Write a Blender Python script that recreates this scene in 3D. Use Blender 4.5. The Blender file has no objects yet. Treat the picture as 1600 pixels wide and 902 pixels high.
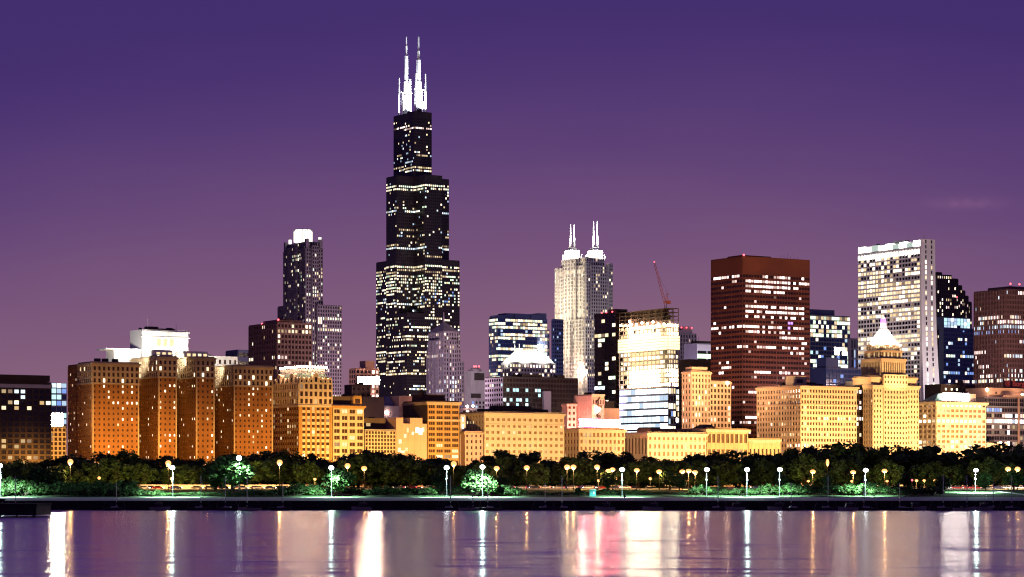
import bpy, math, random
from mathutils import Vector, Matrix
R = math.radians
scene = bpy.context.scene
COL = scene.collection
# ------------------------------------------------------------------ camera, sky, exposure
F, CX, HY, H = 3770.0, 800.0, 750.0, 11.0        # focal length in photo pixels, centre, horizon row, eye height
cam = bpy.data.cameras.new('camera'); camo = bpy.data.objects.new('camera', cam); COL.objects.link(camo)
camo.location = (0, 0, H); camo.rotation_euler = (R(90), 0, 0)
cam.sensor_width = 36; cam.lens = 36*F/1600; cam.shift_y = (HY-451)/1600
cam.clip_start = 1; cam.clip_end = 60000
scene.camera = camo

def srgb(r, g, b):
    f = lambda c: (c/255/12.92 if c/255 <= .04045 else ((c/255+.055)/1.055)**2.4)
    return (f(r), f(g), f(b), 1)

world = bpy.data.worlds.new('World'); scene.world = world; world.use_nodes = True
nt = world.node_tree; nt.nodes.clear()
def N(t, **k):
    n = nt.nodes.new(t)
    for a, b in k.items(): setattr(n, a, b)
    return n
out = N('ShaderNodeOutputWorld'); bg = N('ShaderNodeBackground'); tc = N('ShaderNodeTexCoord'); sx = N('ShaderNodeSeparateXYZ')
mr = N('ShaderNodeMapRange'); ramp = N('ShaderNodeValToRGB')
nt.links.new(tc.outputs['Generated'], sx.inputs[0])
# the dusk glow of the city: elevation drives the colour, the west-south side (left) a little dimmer
mx = N('ShaderNodeMath', operation='MULTIPLY_ADD'); mx.inputs[1].default_value = .42
xx = N('ShaderNodeMath', operation='MULTIPLY'); xo = N('ShaderNodeMath', operation='SUBTRACT'); xo.inputs[1].default_value = .03; nt.links.new(sx.outputs['X'], xo.inputs[0])
nt.links.new(xo.outputs[0], xx.inputs[0]); nt.links.new(xo.outputs[0], xx.inputs[1]); nt.links.new(xx.outputs[0], mx.inputs[0]); nt.links.new(sx.outputs['Z'], mx.inputs[2])
nz = N('ShaderNodeTexNoise'); nz.inputs['Scale'].default_value = 7; nz.inputs['Detail'].default_value = 3
mp = N('ShaderNodeMapping'); mp.inputs['Scale'].default_value = (1, 1, 4)
nt.links.new(tc.outputs['Generated'], mp.inputs[0]); nt.links.new(mp.outputs[0], nz.inputs['Vector'])
ad = N('ShaderNodeMath', operation='MULTIPLY_ADD'); ad.inputs[1].default_value = 0.026
nt.links.new(nz.outputs[0], ad.inputs[0]); nt.links.new(mx.outputs[0], ad.inputs[2])
mr.inputs['From Min'].default_value = -0.0; mr.inputs['From Max'].default_value = 1.0
nt.links.new(ad.outputs[0], mr.inputs[0]); nt.links.new(mr.outputs[0], ramp.inputs[0])
cr = ramp.color_ramp; cr.interpolation = 'B_SPLINE'
stops = [(0.0, srgb(154, 114, 126)), (.065, srgb(138, 101, 124)), (.115, srgb(114, 80, 122)), (.16, srgb(86, 60, 117)),
         (.205, srgb(66, 46, 110)), (.34, srgb(60, 42, 104)), (1.0, srgb(56, 42, 90))]
cr.elements[0].position, cr.elements[0].color = stops[0]; cr.elements[1].position, cr.elements[1].color = stops[-1]
for p, c in stops[1:-1]:
    e = cr.elements.new(p); e.color = c
# a thin cirrus wisp low in the north-west
def M_(op, a, b_=None, c=None):
    n = N('ShaderNodeMath', operation=op)
    for i, q in enumerate((a, b_, c)):
        if q is None: continue
        if isinstance(q, (int, float)): n.inputs[i].default_value = q
        else: nt.links.new(q, n.inputs[i])
    return n.outputs[0]
uu = M_('DIVIDE', M_('SUBTRACT', M_('DIVIDE', sx.outputs['X'], sx.outputs['Y']), .188), .013); vv = M_('DIVIDE', M_('SUBTRACT', M_('DIVIDE', sx.outputs['Z'], sx.outputs['Y']), .1145), .0022)
nz2 = N('ShaderNodeTexNoise'); nz2.inputs['Scale'].default_value = 260; nz2.inputs['Detail'].default_value = 4; nt.links.new(tc.outputs['Generated'], nz2.inputs['Vector'])
msk = M_('MULTIPLY', M_('POWER', 2.718, M_('MULTIPLY', M_('ADD', M_('MULTIPLY', uu, uu), M_('MULTIPLY', vv, vv)), -1.0)), M_('MULTIPLY', nz2.outputs[0], M_('GREATER_THAN', sx.outputs['Y'], 0)))
mixc = N('ShaderNodeMix', data_type='RGBA'); mixc.inputs[7].default_value = srgb(176, 120, 160); nt.links.new(M_('MULTIPLY', msk, .3), mixc.inputs[0]); nt.links.new(ramp.outputs[0], mixc.inputs[6])
nt.links.new(mixc.outputs[2], bg.inputs[0]); bg.inputs[1].default_value = 1.0
nt.links.new(bg.outputs[0], out.inputs[0])
scene.view_settings.view_transform = 'Standard'; scene.view_settings.look = 'None'
scene.view_settings.exposure = 0; scene.view_settings.gamma = 1
scene.render.engine = 'CYCLES'
cy = scene.cycles
cy.use_denoising = True
try: cy.denoiser = 'OPENIMAGEDENOISE'
except Exception: pass
cy.max_bounces = 5; cy.diffuse_bounces = 2; cy.glossy_bounces = 3; cy.transmission_bounces = 2
cy.sample_clamp_indirect = 8; cy.use_light_tree = True; cy.caustics_reflective = False; cy.caustics_refractive = False
cy.filter_width = 1.15

def wx(x, d): return (x-CX)*d/F
def wz(y, d): return H+(HY-y)*d/F

# ------------------------------------------------------------------ materials
MATS = {}
def mat(name, col=(.5, .5, .5), rough=.8, var=.18, scale=.06, metal=0, spec=.3, emit=None, es=0, stain=0, bump=0):
    if name in MATS: return MATS[name]
    m = bpy.data.materials.new(name); m.use_nodes = True; t = m.node_tree; b = t.nodes['Principled BSDF']
    b.inputs['Roughness'].default_value = rough; b.inputs['Metallic'].default_value = metal
    b.inputs['Specular IOR Level'].default_value = spec
    if var:
        tcn = t.nodes.new('ShaderNodeTexCoord'); nn = t.nodes.new('ShaderNodeTexNoise'); rp = t.nodes.new('ShaderNodeValToRGB')
        nn.inputs['Scale'].default_value = scale; nn.inputs['Detail'].default_value = 6; nn.inputs['Roughness'].default_value = .65
        mpn = t.nodes.new('ShaderNodeMapping'); mpn.inputs['Scale'].default_value = (1, 1, .45)
        t.links.new(tcn.outputs['Object'], mpn.inputs[0]); t.links.new(mpn.outputs[0], nn.inputs['Vector'])
        t.links.new(nn.outputs[0], rp.inputs[0])
        rp.color_ramp.elements[0].position = .3; rp.color_ramp.elements[1].position = .7
        rp.color_ramp.elements[0].color = tuple(c*(1-var) for c in col)+(1,)
        rp.color_ramp.elements[1].color = tuple(min(1, c*(1+var)) for c in col)+(1,)
        t.links.new(rp.outputs[0], b.inputs['Base Color'])
    else:
        b.inputs['Base Color'].default_value = tuple(col)+(1,)
    if emit:
        b.inputs['Emission Color'].default_value = tuple(emit)+(1,); b.inputs['Emission Strength'].default_value = es
    m.cycles.emission_sampling = 'NONE' if emit and not name.startswith(('sign_white', 'sign_rose', 'roof_lamp')) else 'AUTO'
    MATS[name] = m
    return m

def W(name, col, var=.24, rough=.85, scale=.11): return mat(name, col, rough, var, scale)
W('red_brick', (.29, .13, .043)); W('limestone', (.48, .37, .24)); W('cream_terracotta', (.62, .50, .34), .10); W('cream_stone', (.55, .43, .28), .1)
W('buff_brick', (.45, .30, .15)); W('ochre_brick', (.42, .24, .08)); W('dark_brick', (.075, .05, .04)); W('pink_stucco', (.55, .34, .26), .1)
W('grey_concrete', (.30, .28, .30)); W('pale_concrete', (.60, .56, .56), .08); W('white_granite', (.72, .68, .66), .06); W('grey_stone', (.40, .37, .38), .12)
W('bronze_steel', (.035, .024, .022), .2, .5); W('black_steel', (.036, .030, .032), .2, .4); W('red_steel', (.15, .042, .022), .1, .6)
W('blue_panel', (.10, .11, .22), .1, .4); W('roof_tar', (.045, .04, .04)); W('green_slate', (.12, .17, .14)); W('green_copper', (.22, .36, .28))
W('brown_granite', (.16, .085, .075), .1, .5); W('purple_granite', (.17, .14, .18), .15, .6); W('violet_stone', (.36, .31, .38), .1)
W('peach_terracotta', (.60, .42, .27), .08); W('steel_grey', (.28, .28, .30), .1, .5); W('white_paint', (.8, .8, .8), .04, .5)
W('construction_steel', (.06, .045, .035)); W('slab_concrete', (.45, .40, .34)); W('crane_red', (.16, .035, .03), .1, .5); W('plain_concrete', (.34, .31, .28))
W('black_rubber', (.015, .015, .015), .1, .7)
mat('amber_glass', (.20, .11, .045), .3, .3, .3)
def glass(name, col, rough=.12):
    return mat(name, col, rough, .25, .03, 0, .5)
glass('dark_glass', (.022, .02, .026)); glass('blue_glass', (.05, .08, .20)); glass('warm_glass', (.06, .035, .02)); glass('brown_glass', (.03, .016, .012))
LIT = {'a': ((1, .84, .56), 3.2), 'b': ((1, .80, .48), 1.5), 'd': ((1, .70, .36), .55), 'e': ((.75, .55, .42), .22),
       'c': ((.80, .95, 1), 2.6), 'f': ((.58, .78, 1), .9), 'p': ((1, .80, .74), 3.4), 'q': ((1, .70, .62), 1.2),
       'g': ((.80, 1, .72), 1.6), 'u': ((.45, .25, 1), 2.0), 'n': ((.25, .42, 1), .9), 'r': ((1, .1, .08), 1.3), 'y': ((1, .74, .38), 1.15),
       'A': ((1, .86, .62), 2.1), 'j': ((1, .76, .45), .95), 'P': ((1, .78, .70), 1.8), 'm': ((.95, .66, .56), .75), 'C': ((.74, .9, 1), 1.3), 'G': ((.8, .95, .70), .9), 'x': ((.7, .46, .30), .38), 'W': ((1, .86, .60), 34.0), 't': ((.55, .95, 1), 1.3), 'o': ((1, .66, .30), .75)}
for k, (c, s) in LIT.items(): mat('lit_window_'+k, (.05, .05, .05), .3, 0, emit=c, es=s)
PANE = {'v': 'amber_glass', 'k': 'dark_glass', 'B': 'blue_glass', 'h': 'warm_glass', 'z': 'brown_glass'}
def pmat(k): return MATS[PANE[k]] if k in PANE else MATS['lit_window_'+k]

# ------------------------------------------------------------------ mesh builder
class MB:
    def __init__(s): s.v = []; s.f = []; s.m = []; s.mats = []
    def mi(s, name):
        if name not in s.mats: s.mats.append(name)
        return s.mats.index(name)
    def poly(s, pts, m):
        i = len(s.v); s.v += [tuple(p) for p in pts]; s.f.append(tuple(range(i, i+len(pts)))); s.m.append(s.mi(m))
    def box(s, x0, x1, y0, y1, z0, z1, m, skip=''):
        i = len(s.v); k = s.mi(m)
        s.v += [(x0, y0, z0), (x1, y0, z0), (x1, y1, z0), (x0, y1, z0), (x0, y0, z1), (x1, y0, z1), (x1, y1, z1), (x0, y1, z1)]
        for n, q in (('b', (0, 3, 2, 1)), ('t', (4, 5, 6, 7)), ('f', (0, 1, 5, 4)), ('r', (1, 2, 6, 5)), ('k', (2, 3, 7, 6)), ('l', (3, 0, 4, 7))):
            if n not in skip: s.f.append(tuple(i+j for j in q)); s.m.append(k)
    def prism(s, poly, z0, z1, m, top=None):
        """poly counter-clockwise in xy; top = optional polygon of the upper end"""
        n = len(poly); i = len(s.v); k = s.mi(m); tp = top or poly
        s.v += [(p[0], p[1], z0) for p in poly]+[(p[0], p[1], z1) for p in tp]
        for j in range(n):
            j2 = (j+1) % n
            s.f.append((i+j, i+j2, i+n+j2, i+n+j)); s.m.append(k)
        s.f.append(tuple(i+n+j for j in range(n))); s.m.append(k)
        s.f.append(tuple(i+j for j in reversed(range(n)))); s.m.append(k)
    def cyl(s, x, y, z0, z1, r0, m, r1=None, n=10):
        r1 = r0 if r1 is None else r1
        c = [(math.cos(2*math.pi*j/n), math.sin(2*math.pi*j/n)) for j in range(n)]
        s.prism([(x+r0*a, y+r0*b) for a, b in c], z0, z1, m, [(x+r1*a, y+r1*b) for a, b in c])
    def tube(s, a, b, r0, m, r1=None, n=6):
        a, b = Vector(a), Vector(b); r1 = r0 if r1 is None else r1; d = (b-a).normalized()
        u = d.orthogonal().normalized(); w = d.cross(u); i = len(s.v); k = s.mi(m)
        for p, r in ((a, r0), (b, r1)):
            for j in range(n):
                t = 2*math.pi*j/n; s.v.append(tuple(p+u*(r*math.cos(t))+w*(r*math.sin(t))))
        for j in range(n):
            j2 = (j+1) % n; s.f.append((i+j, i+j2, i+n+j2, i+n+j)); s.m.append(k)
        s.f.append(tuple(i+n+j for j in range(n))); s.m.append(k); s.f.append(tuple(i+j for j in reversed(range(n)))); s.m.append(k)
    def ball(s, c, r, m, sz=1, nu=8, nv=6):
        i = len(s.v); k = s.mi(m)
        for a in range(nv+1):
            t = math.pi*a/nv
            for b in range(nu):
                p = 2*math.pi*b/nu
                s.v.append((c[0]+r*math.sin(t)*math.cos(p), c[1]+r*math.sin(t)*math.sin(p), c[2]-r*sz*math.cos(t)))
        for a in range(nv):
            for b in range(nu):
                b2 = (b+1) % nu
                s.f.append((i+a*nu+b, i+a*nu+b2, i+(a+1)*nu+b2, i+(a+1)*nu+b)); s.m.append(k)
    def mesh(s, name):
        me = bpy.data.meshes.new(name); me.from_pydata(s.v, [], s.f)
        for n in s.mats: me.materials.append(MATS[n])
        me.polygons.foreach_set('material_index', s.m); me.update()
        return me
    def build(s, name, parent=None, loc=None):
        o = bpy.data.objects.new(name, s.mesh(name)); COL.objects.link(o)
        if parent: o.parent = parent
        if loc: o.location = loc
        return o
def tag(o, label=None, cat=None, group=None, kind=None):
    for k, v in (('label', label), ('category', cat), ('group', group), ('kind', kind)):
        if v: o[k] = v
    return o
def empty(name, loc, rz=0):
    o = bpy.data.objects.new(name, None); COL.objects.link(o); o.location = loc; o.rotation_euler = (0, 0, rz); return o
def copy_tree(o, parent=None):
    c = o.copy(); COL.objects.link(c)
    if parent: c.parent = parent
    for ch in KIDS.get(o.name, []): copy_tree(ch, c)
    return c
KIDS = {}
def kids(root):
    KIDS.setdefault(root.name, [])
    for o in COL.objects:
        if o.parent: KIDS.setdefault(o.parent.name, [])
        if o.parent and o not in KIDS[o.parent.name]: KIDS[o.parent.name].append(o)

def spot(loc, target, power, col=(1, .62, .22), size=110, blend=.8, r=.25, parent=None):
    l = bpy.data.lights.new('flood_or_fill', 'SPOT'); l.energy = power; l.color = col; l.spot_size = R(size); l.spot_blend = blend; l.shadow_soft_size = r
    o = bpy.data.objects.new('flood_or_fill', l); COL.objects.link(o); o.location = loc
    o.rotation_euler = (Vector(target)-Vector(loc)).to_track_quat('-Z', 'Y').to_euler()
    return o
def point(loc, power, col, r=.3):
    l = bpy.data.lights.new('lamp_light', 'POINT'); l.energy = power; l.color = col; l.shadow_soft_size = r
    o = bpy.data.objects.new('lamp_light', l); COL.objects.link(o); o.location = loc
    return o
# ------------------------------------------------------------------ building kit
BLD = []; COVER = []
DIM = {'a': 'Abj', 'b': 'jdx', 'p': 'Pqm', 'q': 'mme', 'c': 'CCf', 'g': 'AGj', 'd': 'xxe'}
class Bld:
    """A building on the street grid: local x runs along its lake front (to the right and away), local y along its left flank (to the left and away);
    the origin is the near corner, seen at photo column xc and at distance d."""
    def __init__(s, name, label, xc, d, a=32, base=6.5, cat='building', group=None, lit=None, fe=None, fs=None, wall='limestone', glassk='k'):
        s.name, s.label, s.cat, s.group = name, label, cat, group
        s.a = R(a); s.ca, s.sa = math.cos(s.a), math.sin(s.a); s.d = d; s.X = wx(xc, d); s.base = base
        s.parts = {}; s.pn = []; s.lit = lit or {}; s.rnd = random.Random(len(BLD)*7+3); s.salt = len(BLD)*131
        s.wall, s.glassk, s.fe, s.fs = wall, glassk, fe, fs; s.subs = []
        BLD.append(s)
    def E(s, x): u = (x-CX)/F; return (u*s.d-s.X)/(s.ca-u*s.sa)
    def Eat(s, x, ly): u = (x-CX)/F; return (u*(s.d+ly*s.ca)-s.X+ly*s.sa)/(s.ca-u*s.sa)
    def S(s, x): u = (x-CX)/F; return (s.X-u*s.d)/(s.sa+u*s.ca)
    def z(s, y, lx=0, ly=0): return wz(y, s.d+lx*s.sa+ly*s.ca)-s.base
    def world(s, lx, ly, z): return (s.X+lx*s.ca-ly*s.sa, s.d+lx*s.sa+ly*s.ca, s.base+z)
    def px(s, lx, ly, z):
        X, Y, Z = s.world(lx, ly, z); return CX+F*X/Y, HY-F*(Z-H)/Y
    def mb(s, part):
        if part not in s.parts: s.parts[part] = []
        if not s.parts[part]: s.parts[part].append(MB())
        return s.parts[part][0]
    def new(s, part):
        m = MB(); s.parts.setdefault(part, []).append(m); return m
    def cover(s, x0, x1, y0, y1, z1):
        ps = [s.px(x, y, z1) for x in (x0, x1) for y in (y0, y1)]
        COVER.append((min(p[0] for p in ps), max(p[0] for p in ps), min(p[1] for p in ps)+2, s.d, s))
    def block(s, x0, x1, y0, y1, z0, z1, fe=0, fs=0, wall=None, roof='roof_tar', parapet=.9, part='wall', cov=True, cornice=None):
        w = wall or s.wall; m = s.mb(part)
        m.box(x0, x1, y0, y1, z0, z1, w, 'bt'); s.mb('roof').poly([(x0, y0, z1-.02), (x1, y0, z1-.02), (x1, y1, z1-.02), (x0, y1, z1-.02)], roof)
        if parapet:
            t = .4
            m.box(x0, x1, y0, y0+t, z1, z1+parapet, w, 'b'); m.box(x0, x1, y1-t, y1, z1, z1+parapet, w, 'b')
            m.box(x0, x0+t, y0+t, y1-t, z1, z1+parapet, w, 'b'); m.box(x1-t, x1, y0+t, y1-t, z1, z1+parapet, w, 'b')
        if cornice:
            h, pr, cm = cornice
            c = s.mb('cornice')
            c.box(x0-pr, x1+pr, y0-pr, y0-.02, z1-h, z1+.1, cm); c.box(x0-pr, x0-.02, y0-.02, y1, z1-h, z1+.1, cm); c.box(x1+.02, x1+pr, y0-.02, y1, z1-h, z1+.1, cm)
            c.box(x0-pr*.55, x1+pr*.55, y0-pr*.55, y0-.02, z1-h*1.6, z1-h-.01, cm); c.box(x0-pr*.55, x0-.02, y0-.02, y1, z1-h*1.6, z1-h-.01, cm)
        if cov: s.cover(x0, x1, y0, y1, z1)
        fe = s.fe if fe == 0 else fe; fs = s.fs if fs == 0 else fs
        if fe: s.facade('E', (x0, y0), x1-x0, z0, z1, w, part, **fe)
        if fs: s.facade('S', (x0, y0), y1-y0, z0, z1, w, part, **fs)
    def facade(s, face, o, L, z0, z1, wall, part='wall', bw=3.2, n=None, fh=3.6, nf=None, pf=.4, sf=.4, dp=.4, ds=.3, m=None, split=1, top=0, bot=0, glassk=None, lit=None, edge=0, out=0, smat=None, group=0):
        """piers and spandrels standing proud of the wall; a pane in every opening"""
        mb = s.mb(part); m = m or wall; smat = smat or m
        if face == 'E':
            def bx(t0, t1, d, a, b, mm): mb.box(o[0]+t0, o[0]+t1, o[1]-d-out, o[1]-out-.001, a, b, mm, 'k')
            def pt(t, q, z): return (o[0]+t, o[1]-q-out, z)
        else:
            def bx(t0, t1, d, a, b, mm): mb.box(o[0]-d-out, o[0]-out-.001, o[1]+t0, o[1]+t1, a, b, mm, 'r')
            def pt(t, q, z): return (o[0]-q-out, o[1]+t, z)
        if top: bx(0, L, dp*.9, z1-top, z1, m)
        if bot: bx(0, L, dp*.9, z0, z0+bot, m)
        za, zb = z0+bot, z1-top; Li = L-2*edge
        n = n or max(1, round(Li/bw)); nf = nf or max(1, round((zb-za)/fh)); w = Li/n; h = (zb-za)/nf
        pw = w*pf; sh = h*sf
        if edge: bx(0, edge, dp, za, zb, m); bx(L-edge, L, dp, za, zb, m)
        for i in range(n+1):
            a, b = edge+i*w-pw/2, edge+i*w+pw/2
            if group and i % group == 0: a -= pw*.5; b += pw*.5
            a, b = max(0, a), min(L, b)
            if b-a > .02: bx(a, b, dp, za, zb, m)
        for k in range(nf+1):
            a, b = max(za, za+k*h-sh*.5), min(zb, za+k*h+sh*.5)
            if b-a > .02: bx(edge, L-edge, ds, a, b, smat)
        L_ = dict(s.lit); L_.update(lit or {})
        g = glassk or s.glassk
        for k in range(nf):
            kk = int(round((za+k*h)/3.7)); rr = random.Random(s.salt+kk*17+(0 if L_.get('joint') else (1 if face == 'E' else 2)))
            active = rr.random() < L_.get('act', 0); st = rr.random() < .7; pal = rr.choice(L_.get('fpal', [L_.get('pal', 'abbd')]))
            for i in range(n):
                t0, t1 = edge+i*w+pw/2, edge+(i+1)*w-pw/2
                a, b = za+k*h+sh/2, za+(k+1)*h-sh/2
                if s.rnd.random() < L_.get('flip', .22): st = s.rnd.random() < L_.get('on', .7)
                c = g
                if active and st: c = s.rnd.choice(pal)
                elif s.rnd.random() < L_.get('p', .08): c = s.rnd.choice(L_.get('spal', L_.get('pal', 'abd')))
                if c in DIM and s.rnd.random() < .5: c = s.rnd.choice(DIM[c])
                q = pt((t0+t1)/2, 0, (a+b)/2); qx, qy = s.px(*q)
                for rc in L_.get('rects', ()):
                    if rc[0] <= qx <= rc[1] and rc[2] <= qy <= rc[3]:
                        c = s.rnd.choice(rc[5] if len(rc) > 5 else 'aab') if s.rnd.random() < rc[4] else g
                        if c in DIM and s.rnd.random() < .45: c = s.rnd.choice(DIM[c])
                for j in range(split):
                    u0 = t0+(t1-t0)*j/split+(.08 if j else 0); u1 = t0+(t1-t0)*(j+1)/split-(.08 if j < split-1 else 0)
                    s.pn.append((face, pt((u0+u1)/2, .05, (a+b)/2), u1-u0, b-a, c, qx, qy))
    def pane(s, face, c, w, h, k):
        qx, qy = s.px(*c); s.pn.append((face, c, w, h, k, qx, qy))
    def clutter(s, x0, x1, y0, y1, z, n=5, hmax=3.5, m='roof_tar', ant=0):
        r = s.rnd; c = s.mb('roof_unit')
        for _ in range(n):
            w, d, h = r.uniform(1.5, (x1-x0)*.28+1.6), r.uniform(1.5, (y1-y0)*.25+1.6), r.uniform(1, hmax)
            x, y = r.uniform(x0+.5, max(x0+.6, x1-w-.5)), r.uniform(y0+.5, max(y0+.6, y1-d-.5))
            c.box(x, min(x+w, x1), y, min(y+d, y1), z, z+h, m, 'b')
        for _ in range(ant):
            x, y = r.uniform(x0+1, x1-1), r.uniform(y0+1, y1-1); s.new('antenna').tube((x, y, z), (x, y, z+r.uniform(4, 9)), .16, 'steel_grey', .06, 5)
    def beacon(s, x, y, z, r=.8, m='lit_beacon'): s.new('beacon').ball((x, y, z+r), r, m)
    def finish(s):
        root = empty(s.name, (s.X, s.d, s.base), s.a); tag(root, s.label, s.cat, s.group)
        for part, ms in s.parts.items():
            for m in ms:
                if m.v: m.build(part, root)
        def vis(q):
            _, c, w, h, k, x, y = q
            if not (0 <= x <= 1600) or y > 735: return False
            for x0, x1, yt, d, b in COVER:
                if b is not s and d < s.d and x0 <= x <= x1 and y > yt: return False
            return True
        order = [(0 if vis(q) else 1, 0 if q[4] not in PANE else 1, -q[2]*q[3], s.rnd.random(), i) for i, q in enumerate(s.pn)]
        order.sort(); n1 = [o[4] for o in order if o[0] == 0][:LIMIT]; keep = set(n1); rest = MB()
        for i, (face, c, w, h, k, x, y) in enumerate(s.pn):
            if face == 'E': v = [(-w/2, 0, -h/2), (w/2, 0, -h/2), (w/2, 0, h/2), (-w/2, 0, h/2)]
            else: v = [(0, w/2, -h/2), (0, -w/2, -h/2), (0, -w/2, h/2), (0, w/2, h/2)]
            mn = PANE.get(k) or 'lit_window_'+k
            if i in keep:
                key = (face, round(w, 2), round(h, 2), k); me = PM.get(key)
                if me is None:
                    m = MB(); m.poly(v, mn); me = PM[key] = m.mesh('window')
                o = bpy.data.objects.new('window', me); COL.objects.link(o); o.parent = root; o.location = c
            else: rest.poly([(p[0]+c[0], p[1]+c[1], p[2]+c[2]) for p in v], mn)
        if rest.v: o = rest.build('glazing', root); o['kind'] = 'stuff'
        s.root = root
PM = {}; LIMIT = 100
mat('lit_beacon', (.2, .02, .02), .4, 0, emit=(1, .07, .09), es=6)
A0 = 32
MX, MY = wx(144, 1400), 1400.0                      # the street wall along the park passes through the brick hotel's corner
def mich(x):
    u = (x-CX)/F; c, s_ = math.cos(R(A0)), math.sin(R(A0)); n = (u*MY-MX)/(c-u*s_); return MY+n*s_
def mpt(n, off=0, z=0):
    c, s_ = math.cos(R(A0)), math.sin(R(A0)); return (MX+n*c+off*s_, MY+n*s_-off*c, z)
# ------------------------------------------------------------------ the street wall along the park, left to right
def bl(name, label, xc, d, xl, xr, ytop, depth=None, wall='limestone', fe=None, fs=None, lit=None, roof='roof_tar', parapet=.9, cornice=None, glassk='k', a=32, **kw):
    b = Bld(name, label, xc, d, a=a, lit=lit, fe=fe, fs=fs, wall=wall, glassk=glassk, **kw)
    b.LE = b.E(xr); b.LS = depth or b.S(xl); b.T = b.z(ytop)
    b.block(0, b.LE, 0, b.LS, 0, b.T, roof=roof, parapet=parapet, cornice=cornice)
    return b

# 1 dark apartment slab at the left edge
b = bl('apartment_block', 'dark flat roofed apartment slab with scattered lit windows at the left end', -60, 1330, -90, 80, 597, 24, 'dark_brick',
       dict(bw=3.6, fh=3.0, pf=.3, sf=.35, dp=.35, ds=.5), lit=dict(p=.15, act=.2, on=.45, pal='abbdo', spal='abddo', rects=[(22, 45, 607, 616, .7, 'ct'), (28, 42, 618, 624, .6, 'c'), (60, 80, 603, 610, .6, 'a'), (38, 60, 636, 642, .5, 'a')]))
b.block(0, b.LE, 2, 20, b.T+1.2, b.z(586), None, None, 'dark_brick'); b.mb('cornice').box(-.4, b.LE+.4, -.5, -.02, b.T-2.6, b.T-.4, 'pale_concrete')
b.clutter(20, b.LE-2, 4, 18, b.z(590), 4, 2)
# 2 blue glass block peeping out behind it
b = bl('office_block', 'small blue lit glass block behind the lattice fronted block at the left', 80, 1750, 74, 104, 606, None, 'blue_panel',
       dict(bw=4, fh=4.6, pf=.12, sf=.25, m='steel_grey'), lit=dict(act=.8, on=.75, pal='fnft', p=.2), glassk='B')
b.facade('E', (0, 0), b.LE, b.T, b.T+3.4, 'steel_grey', bw=4, nf=1, pf=.1, sf=.1, out=.02, lit=dict(act=1, on=1, flip=0, p=1, pal='c'))
# 3 lattice fronted block with the overexposed roof sign
d = mich(64)
b = bl('office_block', 'low block with a pale lattice front under a glaring white roof sign', 64, d, 38, 103, 668, None, 'plain_concrete',
       dict(bw=2.6, fh=2.7, pf=.3, sf=.3, dp=.6, ds=.55, m='cream_stone'), dict(bw=3, fh=3, pf=.4, sf=.5), lit=dict(p=.05, pal='do'), glassk='h')
x0, x1 = b.E(67), b.E(101); z0, z1 = b.z(667), b.z(645)
sg = b.mb('roof_sign'); sg.box(x0, x1, 2.2, 3.0, z0+.4, z1, 'steel_grey')
mat('sign_white', (.3, .3, .3), .4, 0, emit=(1, .80, .58), es=230); b.mb('sign_face').box(x0+.2, x1-.2, 2.0, 2.19, z0+.6, z1-.2, 'sign_white')
for t in (0.1, .37, .63, .9): b.mb('sign_post').box(x0+(x1-x0)*t-.12, x0+(x1-x0)*t+.12, 3.05, 3.3, b.T, z1-.5, 'black_steel')
b.block(b.E(50), b.E(66)-.1, b.LS*.35, b.LS*.8, b.T, b.z(654), None, None, 'pink_stucco')
SIGN = b
# 4 the brick hotel: four wings on the park, three light courts, floodlit penthouse
xs = [(144, 217, 567), (247, 276, 558), (306, 335, 559), (365, 426, 572)]
b = Bld('brick_hotel', 'huge red brick hotel with four wings, stone top band and floodlit white penthouse', 144, mich(144), wall='red_brick', glassk='h',
        fe=dict(bw=3.05, fh=3.25, pf=.66, sf=.58, dp=.3, ds=.28), fs=dict(bw=3.05, fh=3.25, pf=.66, sf=.58, dp=.3, ds=.28),
        lit=dict(p=.13, pal='aaAb', rects=[(168, 214, 624, 632, .45, 'a'), (250, 276, 624, 640, .5, 'aab'), (310, 335, 632, 660, .45, 'aab'), (384, 406, 615, 690, .3, 'aab'), (250, 276, 675, 682, .6, 'a')]))
HOT = b; brk = 26.0; xend = b.E(426)
for i, (xa, xb, yt) in enumerate(xs):
    xa_, xb_ = (b.E(xa) if i else 0), b.E(xb); zt = b.z(yt, xa_)
    dep = 40 if i else b.S(122)
    zb = zt-b.d*32/F
    b.block(xa_, xb_, 0, dep, 0, zb, parapet=0, fs=(b.fs if i in (0, 1, 2, 3) else None))
    b.block(xa_, xb_, 0, dep, zb, zt, dict(n=max(3, round((xb_-xa_)/3.05)), nf=3, pf=.5, sf=.35, dp=.4, ds=.3, top=1.4), dict(bw=3.05, nf=3, pf=.5, sf=.35, dp=.4, ds=.3, top=1.4), 'limestone', part='stone_crown', cornice=(1.0, .9, 'limestone'))
    c = b.mb('cornice'); c.box(xa_-.6, xb_+.6, -.75, -.42, zb-.4, zb+.5, 'limestone'); c.box(xa_-.75, xa_-.42, -.42, dep, zb-.4, zb+.5, 'limestone')
    for e in (0, 1):      # stone quoin strips
        xq = xa_ if e == 0 else xb_-.8
        b.mb('quoin').box(xq, xq+.8, -.42, -.31, 0, zb-.5, 'limestone')
b.block(.6, b.E(217)-1, b.S(122)+.02, b.S(105), 0, b.z(569), dict(bw=3, fh=3.25, pf=.62, sf=.55), b.fs, 'red_brick')
b.block(b.E(217)-3, xend-1, 40.05, 62, 0, b.z(582, 20, 40), fe=b.fe, fs=None, wall='red_brick')
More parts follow.
